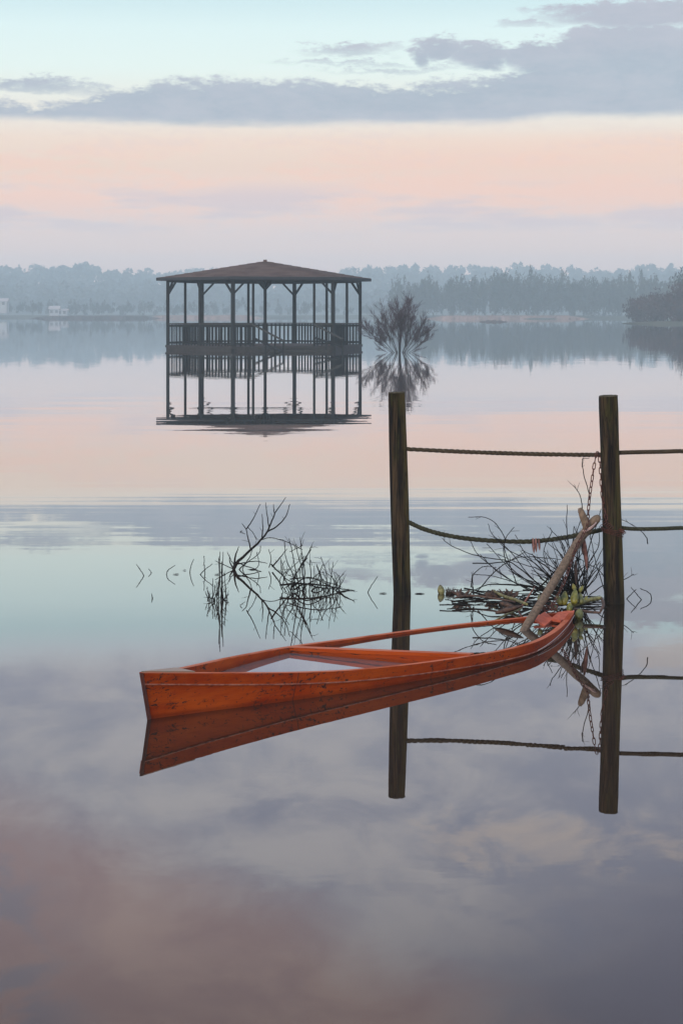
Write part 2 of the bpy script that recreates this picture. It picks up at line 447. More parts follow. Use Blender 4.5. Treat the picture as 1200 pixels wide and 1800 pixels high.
M_water = water_mat()
M_bilge = water_mat('pale_bilge_water', (.12,.10,.10))

# ------------------------------------------------------------------ setting: water, ground, hills, haze
W = MB(); W.add([(-1400,-140,0),(1400,-140,0),(1400,1280,0),(-1400,1280,0)], [(0,1,2,3)])
tag(W.build('water', M_water), kind='structure')
Gd = MB(); Gd.add([(-1400,-140,-2.5),(1400,-140,-2.5),(1400,1280,-2.5),(-1400,1280,-2.5)], [(0,1,2,3)])
tag(Gd.build('ground', M_ground), kind='structure')

from mathutils import noise as MN
def ridge_top(px):      # height of the wooded skyline in photo rows, by column
    pts = [(-400,454),(0,457),(100,459),(150,453),(230,466),(300,470),(400,461),(520,470),(600,466),(660,458),(760,456),(860,462),(960,458),(1060,464),(1130,458),(1200,458),(1600,462)]
    for (a, b), (c, d_) in zip(pts, pts[1:]):
        if a <= px <= c: return b + (d_-b)*(px-a)/(c-a)
    return 460
def hill_z(xx, yy):
    dd = math.hypot(xx, yy); px = 600 + math.atan2(xx, yy)*F
    top = CAMH + (HZ-ridge_top(px))*1100/F - 13
    shore = 545 - 68*min(1, max(0, (px-640)/90)) + 12*math.sin(px*.011) + 8*math.sin(px*.031+1)
    if dd < shore: return -1.5 + (dd-shore+40)/40*1.4 if dd > shore-40 else -1.5
    t = min(1, max(0, dd-760)/(1085-760)); t = t*t*(3-2*t)
    z = .1 + min(1, (dd-shore)/15)*.5 + t*(top-.6)
    if dd > 1105: z -= (dd-1105)*.12
    return z
NA, ND = 90, 40
V = []; Fc = []
for i in range(NA):
    a = R(-38 + 76*i/(NA-1))
    for j in range(ND):
        dd = 420 + 820*j/(ND-1); V.append((math.sin(a)*dd, math.cos(a)*dd, hill_z(math.sin(a)*dd, math.cos(a)*dd)))
for i in range(NA-1):
    for j in range(ND-1): Fc.append((i*ND+j, (i+1)*ND+j, (i+1)*ND+j+1, i*ND+j+1))
tag(np_mesh('hills', V, Fc, M_ground), kind='structure')

HB = MB(); HB.box((0, 570, 16.7), (2860, 1460, 40.6))
def haze_mat():
    m = bpy.data.materials.new('morning_haze'); m.use_nodes = True; t = m.node_tree; t.nodes.clear()
    v = t.nodes.new('ShaderNodeVolumePrincipled'); v.inputs['Color'].default_value = (.81,.97,1,1)
    v.inputs['Density'].default_value = .00118; v.inputs['Anisotropy'].default_value = 0.0
    o = t.nodes.new('ShaderNodeOutputMaterial'); t.links.new(v.outputs[0], o.inputs['Volume']); return m
haze = tag(HB.build('haze', haze_mat()), 'thin blue morning haze over the whole lake', None, None, 'stuff')

# woods: crowns made of many small slivers
def crown_tris(c, rx, ry, rz, n, size, tall=1.0, seed=None):
    g = np.random.default_rng(seed) if seed is not None else rng
    nb = max(4, n//40)
    bc = g.normal(size=(nb, 3)); bc /= np.linalg.norm(bc, axis=1)[:,None]; bc *= g.uniform(.2, .85, (nb,1))
    br = g.uniform(.28, .5, nb)
    k = g.integers(0, nb, n)
    q = g.normal(size=(n, 3)); q /= np.linalg.norm(q, axis=1)[:,None]; q *= g.uniform(.3, 1, (n,1))**.5
    ctr = (bc[k] + q*br[k][:,None]) * np.array([rx, ry, rz]) + np.array(c)
    d1 = g.normal(size=(n, 3)); d1[:,2] *= tall; d1 /= np.linalg.norm(d1, axis=1)[:,None]
    d2 = g.normal(size=(n, 3)); d2 -= (d2*d1).sum(1)[:,None]*d1; d2 /= np.linalg.norm(d2, axis=1)[:,None]
    s = size*g.uniform(.6, 1.4, (n,1))
    V = np.stack([ctr + d1*s, ctr - d1*s*.5 + d2*s*(.9/tall), ctr - d1*s*.5 - d2*s*(.9/tall)], 1).reshape(-1, 3)
    return V
def tri_faces(n): return np.arange(n*3).reshape(-1, 3)

# wooded hillside (one mass)
VV = []
for i in range(1700):
    a = random.uniform(-.27, .27); dd = random.uniform(780, 1100)
    xx, yy = math.sin(a)*dd, math.cos(a)*dd; z = hill_z(xx, yy); h = random.uniform(6, 12)
    VV.append(crown_tris((xx, yy, z+h*.5), h*.45, h*.45, h*.45, 70, 1.05))
VV = np.concatenate(VV)
o = np_mesh('hillside_wood', VV, tri_faces(len(VV)//3), M_forest); tag(o, 'hazy blue grey wood covering the hills across the lake', None, None, 'stuff')
# lakeside wood, bare tall trees right of the gazebo
VV = []
def lake_wood(px0, px1, d0, d1, n, toprow, spread, cnt=150):
    out = []
    for i in range(n):
        px = random.uniform(px0, px1); dd = random.uniform(d0, d1)
        a = (px-600)/F; xx, yy = math.sin(a)*dd, math.cos(a)*dd
        top = CAMH + (HZ - toprow(px) + random.uniform(-spread, spread*.4))*dd/F
        z0 = max(0, hill_z(xx, yy))
        out.append(crown_tris((xx, yy, (top+z0)/2+.2), random.uniform(.9, 2.2), 2, (top-z0)*.56, cnt, .55, 4.0))
    return out
VV += lake_wood(690, 1260, 484, 530, 460, lambda q: 490 - 12*math.exp(-((q-900)/90)**2) - 8*math.exp(-((q-1180)/60)**2), 12)
VV += lake_wood(-60, 690, 580, 620, 130, lambda q: 530, 10, 90)
VV = np.concatenate(VV)
o = np_mesh('lakeside_wood', VV, tri_faces(len(VV)//3), M_forest); tag(o, 'bare lakeside wood on the far right shore, darker than the hills', None, None, 'stuff')
# reed strips on the far shore
def reeds(name, px0, px1, d, h, n, label, mat=M_reed):
    a0 = (px0-600)/F; a1 = (px1-600)/F
    a = rng.uniform(a0, a1, n); dd = d + rng.uniform(-6, 6, n); hh = h*rng.uniform(.4, 1, n)*np.clip(np.sin((a-a0)/(a1-a0)*math.pi)*2.2, .15, 1)
    b = np.stack([np.sin(a)*dd, np.cos(a)*dd, np.full(n, -.1)], 1)
    w = rng.uniform(.2, .5, n)
    V = np.stack([b - np.stack([w, 0*w, 0*w], 1), b + np.stack([w, rng.uniform(-.3,.3,n), 0*w], 1), b + np.stack([rng.normal(0,.3,n), rng.normal(0,.3,n), hh], 1)], 1).reshape(-1, 3)
    return tag(np_mesh(name, V, tri_faces(n), mat), label, None, None, 'stuff')
reeds('reed_bank', 740, 1040, 474, 1.0, 6000, 'tawny reed strip along the far right shore')
reeds('reed_bank', 55, 290, 500, .9, 4500, 'low brown reed spit on the left, far across the lake', M_bush)
reeds('reed_bank', 250, 470, 520, 1.0, 3500, 'pale reed strip on the far shore behind the gazebo')
# far bushes at the right edge, each its own
def bush(px, d, wpx, toprow, n, label, mat=M_bush, base=0):
    a = (px-600)/F; xx, yy = math.sin(a)*d, math.cos(a)*d; top = CAMH + (HZ-toprow)*d/F; rx = wpx*d/F
    root = thing('scrub_bush', (xx, yy, 0), label, 'bush', 'scrub bushes at the right edge of the far shore')
    Vc = crown_tris((0, 0, top*.48), rx, rx*.8, top*.56, int(n*1.6), .28, 2.6); n = int(n*1.6)
    Vc[:,2] = np.abs(Vc[:,2]+.05)-.05
    np_mesh('crown', Vc, tri_faces(n), mat, root)
    m = MB()
    for k in range(9):
        q = Vector((xx+random.uniform(-.5,.5)*rx, yy+random.uniform(-.5,.5)*rx, -.2)); q2 = q + Vector((random.uniform(-.8,.8), random.uniform(-.8,.8), top*.8))
        m.tube([q, (q+q2)/2 + Vector((random.uniform(-.2,.2),0,0)), q2], [.05,.035,.01], 4)
    m.build('stem', M_treebark, root)
bush(1120, 300, 28, 524, 1500, 'low rounded purplish bush, leftmost at the right edge of the far shore')
bush(1152, 292, 34, 512, 2000, 'broad purplish bush in the middle of the scrub at the right edge')
bush(1192, 285, 38, 500, 2400, 'tallest purplish scrub bush, cut by the right edge of the view')
bush(1205, 330, 30, 470, 2600, 'tall bare tree clump behind the scrub, cut by the right edge of the view', M_forest)
bush(1240, 275, 40, 492, 2000, 'scrub bush standing just beyond the right edge of the view')
# bank under those bushes
m = MB()
N = 24; a0 = (1090-600)/F; a1 = (1330-600)/F
for k in range(N):
    a = a0 + (a1-a0)*k/(N-1); hh = .35*min(1, k/6)
    for dd, z in ((268+8*math.exp(-k/3), -.4), (274, hh), (305, hh), (312, -.4)):
        m.v.append(Vector((math.sin(a)*dd, math.cos(a)*dd, z)))
for k in range(N-1):
    for j in range(3): m.f.append((k*4+j, (k+1)*4+j, (k+1)*4+j+1, k*4+j+1)); m.sm.append(True)
tag(m.build('bank', M_ground), kind='structure')

# skyline trees that stand out one by one
protos = []
def ridge_tree(idx):
    name = ('pine_tree', 'pine_tree', 'broadleaf_tree', 'broadleaf_tree')[idx]
    root = thing(name, (0,0,0), 'hazy tree crown standing out on the wooded far skyline', 'tree', 'trees standing out along the far skyline')
    h = 1.0
    if idx == 0: Vc = crown_tris((0,0,.83), .24, .24, .14, 220, .04, 1, 11)
    elif idx == 1: Vc = crown_tris((.02,0,.72), .22, .22, .26, 260, .045, 1, 12)
    elif idx == 2: Vc = crown_tris((0,0,.6), .34, .34, .36, 300, .05, 1, 13)
    else: Vc = crown_tris((0,0,.55), .26, .26, .42, 260, .05, 1.5, 14)
    np_mesh('crown', Vc, tri_faces(len(Vc)//3), M_forest, root)
    m = MB(); m.tube([(0,0,-.15),(.01,0,.4),(-.01,0,.8)], [.03,.022,.01], 5)
    for k in range(4):
        z0 = .4+.1*k; an = k*1.9
        m.tube([(0,0,z0),(math.cos(an)*.1, math.sin(an)*.1, z0+.13)], [.012,.005], 4)
    m.build('trunk', M_treebark, root)
    return root
def copy_tree(src):
    c = src.copy(); COL.objects.link(c)
    for ch in src.children:
        k = ch.copy(); COL.objects.link(k); k.parent = c
    return c
first = [ridge_tree(i) for i in range(4)]; used = [False]*4
pxs = [-30, 12, 38, 70, 96, 128, 150, 163, 205, 250, 262, 290, 312, 345, 372, 398, 548, 580, 612, 640, 660, 690, 712, 728, 762, 790, 812, 830, 868, 905, 930, 962, 1000, 1030, 1060, 1085, 1118, 1140, 1172, 1215]
for i, px in enumerate(pxs):
    k = (2, 2, 3, 2, 2, 3)[i % 6] if i != 9 else 1
    if px == 262: k = 0
    o = copy_tree(first[k]) if used[k] else first[k]; used[k] = True
    a = (px-600)/F; dd = random.uniform(1075, 1098); xx, yy = math.sin(a)*dd, math.cos(a)*dd
    z = hill_z(xx, yy); h = random.uniform(9.5, 14.0)*(1.12 if k == 0 else 1)
    o.location = (xx, yy, z-.5); o.scale = (h, h, h); o.rotation_euler = (0, 0, random.uniform(0, 6))

# two far houses on the left shore
def house(px, py, d, w, dp, hw, hr, label):
    c = P(px, py, d); c.z = 0
    z0 = hill_z(c.x, c.y); c.z = CAMH - (py-HZ)*d/F
    root = thing('farmhouse', c, label, 'house', 'white houses on the left far shore')
    m = MB(); m.box(c + Vector((0,0,hw/2-1)), (w, dp, hw+2)); m.build('wall', M_white, root)
    m = MB(); x, y, z = c.x, c.y, c.z+hw
    m.add([(x-w/2-.3,y-dp/2-.3,z),(x+w/2+.3,y-dp/2-.3,z),(x+w/2+.3,y+dp/2+.3,z),(x-w/2-.3,y+dp/2+.3,z),(x-w/2-.3,y,z+hr),(x+w/2+.3,y,z+hr)],
          [(0,1,5,4),(2,3,4,5),(0,4,3),(1,2,5),(0,3,2,1)]); m.build('roof', M_tile, root)
    for k in (-.28, .25):
        m = MB(); m.box(c + Vector((k*w, -dp/2-.02, hw*.55)), (.7, .06, .8)); m.build('window', M_glass, root)
    return root
house(97, 553, 548, 2.6, 3, 1.5, .9, 'small whitewashed shed with taller roof, left part of the white pair by the far shore')
house(111, 553, 549, 2.6, 3, 1.1, .5, 'low whitewashed outbuilding beside the small shed by the far shore')
house(3, 538, 556, 3.6, 4, 1.3, .9, 'pale house half cut off at the left edge, far across the lake')

# ------------------------------------------------------------------ gazebo
GC = Vector(((466-600)*90/F, 90, 0)); RP = 4.43; RR = 4.94; ROT = -16
def gcorner(k, r, z): a = R(ROT + 60*k); return GC + Vector((math.sin(a)*r, -math.cos(a)*r, z))
gz = thing('gazebo', GC, 'hexagonal wooden gazebo with brown roof standing flooded in the lake', 'gazebo')
DZ, RAIL, EZ = .21, 1.16, 3.09
# deck
m = MB(); vs = [gcorner(k, RP+.12, DZ) for k in range(6)] + [gcorner(k, RP+.12, DZ-.10) for k in range(6)]
m.add(vs, [tuple(range(6)), tuple(range(11, 5, -1))] + [(k, k+6, (k+1)%6+6, (k+1)%6) for k in range(6)])
m.build('deck', M_gazdeck, gz)
m = MB()
for k in range(6):
    m.beam(gcorner(k, RP+.04, .0), gcorner(k+1, RP+.04, .0), .06, .21)
    m.beam(gcorner(k, 0.05, .02), gcorner(k, RP-.05, .02), .08, .15)
m.build('deck_skirt', M_gazdeck, gz)
def gpost(pt, w=.13, top=EZ-.02, zb=-.6, name='post'):
    m = MB(); m.beam(Vector((pt.x, pt.y, zb)), Vector((pt.x, pt.y, top)), w, w, Vector((math.sin(R(ROT)), -math.cos(R(ROT)), 0)))
    return m.build(name, M_gaz, gz)
corners = [gcorner(k, RP, 0) for k in range(6)]      # 0 front left, 1 right front, 2 right, 3 back right, 4 back left, 5 left
def epoint(k, t): return corners[k].lerp(corners[(k+1) % 6], t)
for k in range(6): gpost(corners[k], .145 if k in (0, 1, 3, 4) else .115)
for k in (1, 2, 3, 4, 5): gpost(epoint(k, .5), .095)
gpost(epoint(0, .2), .09); gpost(epoint(0, .81), .09)
gpost(GC, .11, 3.78)
# perimeter beam and braces
for k in range(6):
    a, b = corners[k].copy(), corners[(k+1) % 6].copy(); a.z = b.z = EZ
    m = MB(); m.beam(a, b, .10, .15); m.build('eave_beam', M_gaz, gz)
    dvec = (b-a).normalized()
    for q, s in ((a, 1), (b, -1)):
        m = MB(); m.beam(q + dvec*s*.02 - Vector((0,0,.62)), q + dvec*s*.55 - Vector((0,0,.06)), .07, .08); m.build('brace', M_gaz, gz)
for k in range(6):
    d_ = (corners[k]-GC).normalized()
    m = MB(); m.beam(GC + Vector((0,0,2.72)) + d_*.03, GC + d_*.47 + Vector((0,0,3.2)), .07, .08); m.build('brace', M_gaz, gz)
    m = MB(); m.beam(GC + Vector((0,0,3.78)), gcorner(k, RR-.1, EZ+.08), .07, .12); m.build('rafter', M_gaz, gz)
# roof: six panels of overlapping felt courses
PK = GC + Vector((0,0,3.98)); EY = 3.20
for k in range(6):
    m = MB(); NCO = 12
    a, b = gcorner(k, RR, EY), gcorner(k+1, RR, EY)
    for j in range(NCO):
        t0, t1 = j/NCO, (j+1)/NCO
        if j < NCO-1: t1 += .012
        lift0 = Vector((0,0,.022)); lift1 = Vector((0,0,.004))
        q = [a.lerp(PK, t0)+lift0, b.lerp(PK, t0)+lift0, b.lerp(PK, min(t1,1))+lift1, a.lerp(PK, min(t1,1))+lift1]
        bq = [v - Vector((0,0,.03)) for v in q]
        m.add(q+bq, [(0,1,2,3),(0,4,5,1),(7,6,5,4)])
    m.build('roof_panel', M_roof, gz)
    m = MB(); m.beam(gcorner(k, RR+.005, EY-.05), gcorner(k+1, RR+.005, EY-.05), .03, .13); m.build('fascia', M_roofend, gz)
m = MB(); m.beam(PK - Vector((0,0,.06)), PK + Vector((0,0,.07)), .16, .16, Vector((1,0,0))); m.build('roof_cap', M_roof, gz)
# railings
def railing(a, b, name='railing'):
    a, b = a.copy(), b.copy(); L = (b-a).length
    m = MB(); m.beam(a+Vector((0,0,RAIL)), b+Vector((0,0,RAIL)), .12, .045); m.build('handrail', M_gazlight, gz)
    m = MB(); m.beam(a+Vector((0,0,RAIL-.09)), b+Vector((0,0,RAIL-.09)), .045, .08); m.build('rail', M_gaz, gz)
    m = MB(); m.beam(a+Vector((0,0,DZ+.11)), b+Vector((0,0,DZ+.11)), .045, .08); m.build('rail', M_gaz, gz)
    n = max(2, round(L/.197)); out = ((a+b)/2-GC).normalized()*.035
    for i in range(n):
        q = a.lerp(b, (i+.5)/n) + out + Vector((random.uniform(-.008,.008), 0, 0))
        mm = MB(); mm.beam(q+Vector((0,0,DZ-.12)), q+Vector((0,0,RAIL-.03)), .075, .024, out.normalized()); mm.build('baluster', M_gaz, gz)
for k in (1, 2, 3, 4):
    railing(corners[k], epoint(k, .5)); railing(epoint(k, .5), corners[(k+1) % 6])
railing(corners[5], epoint(5, .5)); railing(epoint(5, .5), corners[0])
railing(corners[0], epoint(0, .2)); railing(epoint(0, .81), corners[1])
# steps and their handrails
A1, A2 = epoint(0, .2), epoint(0, .81)
def vz(v, z): return Vector((v.x, v.y, z))
e1 = P(498, 599, 84.2); e2 = P(602, 596, 84.5)
for a, e in ((vz(A1, 1.14), e1), (vz(A2, 1.14), e2)):
    m = MB(); m.beam(a, e, .09, .05); m.build('stair_handrail', M_gazlight, gz)
lo = P(600, 609, 84.5); m = MB(); m.beam(vz(A2, .58), lo, .05, .08); m.build('stair_rail', M_gaz, gz)
lo1 = vz(e1, e1.z-.5); m = MB(); m.beam(vz(A1, .58), lo1, .05, .08); m.build('stair_rail', M_gaz, gz)
for a, e in ((A1, e1), (A2, e2)):
    for t in (.42, .72, 1.0):
        q = vz(a, 1.14).lerp(e, t); m = MB(); m.beam(Vector((q.x, q.y, -.4)), q, .07, .07, Vector((0,1,0))); m.build('stair_post', M_gaz, gz)
for j, z in enumerate((.13, .03)):
    o1 = (e1-vz(A1,1.18)); o2 = (e2-vz(A2,1.18)); t = .22+.3*j
    q1 = vz(A1 + Vector((o1.x, o1.y, 0))*t, z); q2 = vz(A2 + Vector((o2.x, o2.y, 0))*t, z)
    m = MB(); m.beam(q1, q2, .30, .04); m.build('stair_tread', M_gazlight, gz)

# ------------------------------------------------------------------ bare tree beside the gazebo
def grow(out, p, d, L, r, lvl, spread, g, up=.12):
    n = 4 if lvl > 1 else 3; pts = [p]; rad = [r]; cur = p.copy(); dd = d.normalized()
    for i in range(n):
        dd = (dd + Vector((g.uniform(-1,1), g.uniform(-1,1), g.uniform(-1,1)))*.13 + Vector((0,0,up*.3))).normalized()
        cur = cur + dd*(L/n); pts.append(cur.copy()); rad.append(r*(1-.72*(i+1)/n))
    out.append((pts, rad, lvl))
    if lvl == 0: return
    kids = {3: 9, 2: 9, 1: 7}[lvl]
    for k in range(kids):
        t = g.uniform(.25, 1); i = min(int(t*n), n-1); q = pts[i].lerp(pts[i+1], t*n-i)
        base = (pts[i+1]-pts[i]).normalized()
        side = Vector((g.uniform(-1,1), g.uniform(-1,1), g.uniform(-.3,1)))
        nd = (base + side.normalized()*spread).normalized()
        grow(out, q, nd, L*g.uniform(.34, .56), r*.5*(1.1-t*.5), lvl-1, spread, g, up)
g = random.Random(21)
TC = G(702, 620)
tr = thing('bare_tree', TC, 'bare winter tree rising from the water beside the gazebo', 'tree')
segs = []
for k in range(17):
    th = (0, 6, -8, 16, -18, 27, -26, 36, -38, 46, -47, 57, -58, 22, -13, 64, -66)[k] + g.uniform(-4, 4)
    dp = g.uniform(-.5, .5)
    L = (2.55 - 1.15*(abs(th)/66)**1.3)*g.uniform(.86, 1.06)*(.7 if k > 12 else 1)
    r = (.05 if k == 0 else .034 - .00028*abs(th))
    grow(segs, TC + Vector((th*.006 + g.uniform(-.06,.06), g.uniform(-.25,.25), -.12)), Vector((math.sin(R(th)), dp, math.cos(R(th)))), L, r, 3 if k < 13 else 2, .62, g, .10)
m1, m2 = MB(), MB()
for pts, rad, lvl in segs:
    if min(q.z for q in pts[1:]) < .02 and lvl < 3: continue
    pts = [TC + (q-TC)*.70 for q in pts]
    (m1 if lvl >= 2 else m2).tube(pts, [max(q*.68, .0032) for q in rad], 4 if lvl >= 2 else 3, cap=False)
m1.build('trunk', M_treebark, tr); m2.build('crown', M_treetwig, tr)

# little floating islet of debris far out
c = G(866, 566)
m = MB()
N = 14
for i in range(N+1):
    t = i/N; x = c.x + (t-.5)*4.8; h = .34*math.sin(math.pi*t)**.6*(.6+.5*abs(math.sin(i*2.1)))
    m.v += [Vector((x, c.y-1.2, -.1)), Vector((x, c.y, h+.01)), Vector((x, c.y+1.2, -.1))]
for i in range(N):
    m.f += [(i*3, i*3+3, i*3+4, i*3+1), (i*3+1, i*3+4, i*3+5, i*3+2)]; m.sm += [False, False]
recentre(tag(m.build('floating_debris', M_twig2), 'low dark raft of debris floating far out on the lake', 'debris'))

# ------------------------------------------------------------------ mooring posts
def moor_post(base, top, r0, r1, label, seed, crack):
    g = random.Random(seed); root = thing('mooring_post', Vector((base.x, base.y, 0)), label, 'post', 'round timber posts of the rope fence')
    ax = (top-base); H = ax.length; ax.normalize(); n = 28; rows = 30
    b0 = base - ax*.9; m = MB(); sx = Vector((1,0,0)); sy = ax.cross(sx).normalized(); sx = sy.cross(ax)
    ph = [g.uniform(0, 6) for _ in range(4)]
    for j in range(rows+1):
        t = j/rows; c = b0.lerp(top, t); rr = r0 + (r1-r0)*t + .0022*math.sin(t*9+ph[0])
        if j == rows: rr *= .965
        for k in range(n):
            a = 2*math.pi*k/n
            w = 1 + .018*math.sin(3*a+ph[1]+t) + .012*math.sin(7*a+ph[2]+t*2) + g.uniform(-.006,.006)
            for ca in crack:
                da = (a-ca-.1*math.sin(t*7)+math.pi) % (2*math.pi) - math.pi
                if abs(da) < .12 and t > .5: w -= .05*min(1, (t-.5)*4)
            m.v.append(c + sx*math.cos(a)*rr*w + sy*math.sin(a)*rr*w)
    for j in range(rows):
        for k in range(n): m.f.append((j*n+k, j*n+(k+1)%n, (j+1)*n+(k+1)%n, (j+1)*n+k)); m.sm.append(True)
    tag(m.build('shaft', M_post, root))
    # sawn end with a slightly raised rough rim
    m = MB(); c = top
    m.v = [c + ax*.002 + sx*.0 for _ in range(1)]
    for rr_, dz_ in ((.4, .003), (.75, .001), (.93, .004), (.985, -.002)):
        for k in range(n):
            a = 2*math.pi*k/n; w = rr_*r1
            for ca in crack:
                da = (a-ca+math.pi) % (2*math.pi) - math.pi
                if abs(da) < .12: w *= .93
            m.v.append(c + sx*math.cos(a)*w + sy*math.sin(a)*w + ax*(dz_+g.uniform(-.0015,.0015)+.003))
    for k in range(n): m.f.append((0, 1+k, 1+(k+1)%n)); m.sm.append(False)
    for j in range(3):
        for k in range(n): m.f.append((1+j*n+k, 1+(j+1)*n+k, 1+(j+1)*n+(k+1)%n, 1+j*n+(k+1)%n)); m.sm.append(False)
    m.build('sawn_end', M_sawn, root)
    return root
PA, PB = G(706.5, 1045), G(1079.5, 1060)
TA = P(697, 691, PA.y); TB = P(1068.5, 697, PB.y-.03)
moor_post(PA, TA, .0555, .0525, 'left timber mooring post with flat dark top and ropes on one side only', 3, (4.3, 5.2))
moor_post(PB, TB, .0570, .0565, 'right timber mooring post with rusty chain and ropes on both sides', 5, (4.0,))
PC = Vector((2.84, 11.62, 0))
moor_post(PC, PC + Vector((-.03, 0, 1.2)), .056, .055, 'third timber mooring post standing just beyond the right edge', 9, (1.0,))

def rope(name, path, r, mat, label, turns_per_m=72, npts=None):
    L = sum((b-a).length for a, b in zip(path, path[1:])); N = npts or int(L*130)
    pts = catmull(path, N); m = MB()
    for s in range(3):
        out = []
        for i, q in enumerate(pts):
            d = (pts[min(i+1, N-1)]-pts[max(i-1, 0)]).normalized(); u = d.cross(Vector((0,1,.01))).normalized(); w = d.cross(u)
            a = i/N*L*turns_per_m + s*2*math.pi/3
            out.append(q + (u*math.cos(a) + w*math.sin(a))*r*.46)
        m.tube(out, r*.56, 6)
    return m, recentre(tag(m.build(name, mat), label, 'rope', 'ropes strung between the mooring posts'))
def onpost(base, top, z): t = z/top.z; return base.lerp(top, t)
zU = CAMH-(790-HZ)*PA.y/F; zL = CAMH-(918-HZ)*PA.y/F
A_u = P(706, 789, PA.y); B_u = P(1071, 798, PB.y); C_u = PC + Vector((0,0,.88))
rope('rope', [A_u, P(800, 793.5, 11.9), P(880, 796.5, 11.82), P(960, 798.5, 11.72), P(1040, 799.5, 11.65), B_u], .0135, M_rope, 'brown twisted rope, upper one between the two posts')
rope('rope', [B_u + Vector((.01,0,.005)), P(1110, 795, 11.62), P(1160, 794, 11.62), P(1210, 793, 11.62), P(1330, 794, 11.62), C_u], .0135, M_rope, 'brown twisted rope, upper one running out of view at the right')
A_l = P(710, 914, PA.y); B_l = P(1074, 927, PB.y)
rope('rope', [A_l, P(745, 930, 11.93), P(790, 942, 11.9), P(850, 949.5, 11.85), P(925, 952, 11.8), P(985, 946, 11.74), P(1035, 936, 11.67), B_l], .0145, M_rope2, 'sagging green twisted rope, lower one between the two posts')
rope('rope', [B_l + Vector((.01,0,.004)), P(1110, 929.5, 11.62), P(1160, 929.5, 11.62), P(1210, 928, 11.62), P(1330, 930, 11.62), PC + Vector((0,0,.45))], .0125, M_rope2, 'green twisted rope, lower one running out of view at the right')

# ------------------------------------------------------------------ boat
near = [(-.800,8.310,.213),(-.60,8.448,.180),(-.3925,8.586,.150),(-.17,8.742,.124),(.0509,8.907,.104),(.30,9.13,.088),(.5435,9.370,.077),(.7613,9.62,.067),(.936,9.867,.064),(1.073,10.21,.058),(1.190,10.625,.052),(1.262,10.95,.048)]
farp = [(-.79,8.93,.088),(-.68,9.20,.068),(-.545,9.47,.055),(-.415,9.70,.043),(-.269,9.917,.034),(-.11,10.11,.025),(.0587,10.28,.019),(.33,10.53,.015),(.624,10.76,.014),(.864,10.92,.014),(1.037,11.00,.020),(1.262,11.03,.046)]
boat = thing('rowing_boat', (.2, 9.7, 0), 'orange wooden rowing boat sunk to its gunwales in still water', 'boat')
axis = Vector((.636,.772,0)); centre = Vector((.2, 9.75, 0))
def side(pts, outward, nm):
    N = 60; sp = catmull(pts, N); rows = {}
    fr = []
    for i, q in enumerate(sp):
        d = (sp[min(i+1, N-1)]-sp[max(i-1, 0)]); d.z = 0; d.normalize()
        n_ = Vector((d.y, -d.x, 0))*outward
        w = max(0, 1-i/10)
        fr.append((Vector((q.x, q.y, 0)), n_, max(q.z, .008), w))
    def pt(i, z, off, H):
        b, n_, _, w = fr[i]
        return b + n_*(z*.22 + off) - axis*(w*z*.36) + Vector((0,0,z))
    def strip(zt, zb, o_out, o_in, name):
        m = MB(); M = 3
        for i in range(N):
            H = fr[i][2]; a = zt(H); b = zb(H)
            m.v += [pt(i, a-.003, o_out, H), pt(i, b, o_out, H), pt(i, b, -o_in, H), pt(i, a-.004, -o_in, H), pt(i, a, (o_out-o_in)/2, H)]
        for i in range(N-1):
            for (p_, q_) in ((0,1),(1,2),(2,3),(3,4),(4,0)):
                m.f.append((i*5+p_, i*5+q_, (i+1)*5+q_, (i+1)*5+p_) if outward < 0 else (i*5+p_, (i+1)*5+p_, (i+1)*5+q_, i*5+q_)); m.sm.append(False)
        m.f += [(0,1,2,3,4), tuple((N-1)*5+k for k in (4,3,2,1,0))]; m.sm += [False, False]
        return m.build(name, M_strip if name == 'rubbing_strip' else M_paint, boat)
    strip(lambda H: H, lambda H: H-.052, .006, .024, 'gunwale_plank')
    strip(lambda H: H-.0495, lambda H: H-.27, .0, .017, 'side_plank')
    strip(lambda H: H-.0505, lambda H: H-.0565, .0095, -.004, 'rubbing_strip')
    return fr, pt
frn, ptn = side(near, 1, 'near')
frf, ptf = side(farp, -1, 'far')
# transom
m = MB(); a = ptn(0, .212, .009, 0); b = ptf(0, .082, .006, 0); a2 = ptn(0, -.2, .009, 0); b2 = ptf(0, -.2, .006, 0)
th = -axis*.020
m.add([a, b, b2, a2, a+th, b+th, b2+th, a2+th], [(0,1,2,3),(7,6,5,4),(0,4,5,1),(1,5,6,2),(2,6,7,3),(3,7,4,0)])
tag(m.build('transom', M_dark_end, boat), 'dark scuffed stern end of the boat')
# stern board
m = MB()
c0, c1 = ptn(0, .2145, -.004, 0), ptf(0, .084, -.004, 0); c2 = ptn(5, frn[5][2]+.0015, -.006, 0); c3 = ptf(3, frf[3][2]+.001, -.006, 0)
print('BOARD', [(round(600+q.x*F/q.y), round(HZ+(CAMH-q.z)*F/q.y)) for q in (c0,c2,c3,c1)])
dn_ = Vector((0,0,-.014)); up_ = Vector((0,0,.003))
m.add([c0+up_, c2+up_, c3+up_, c1+up_, c0+dn_, c2+dn_, c3+dn_, c1+dn_], [(0,1,2,3),(7,6,5,4),(0,4,5,1),(1,5,6,2),(2,6,7,3),(3,7,4,0)])
tag(m.build('stern_board', M_board, boat), 'bleached greenish board on the stern')
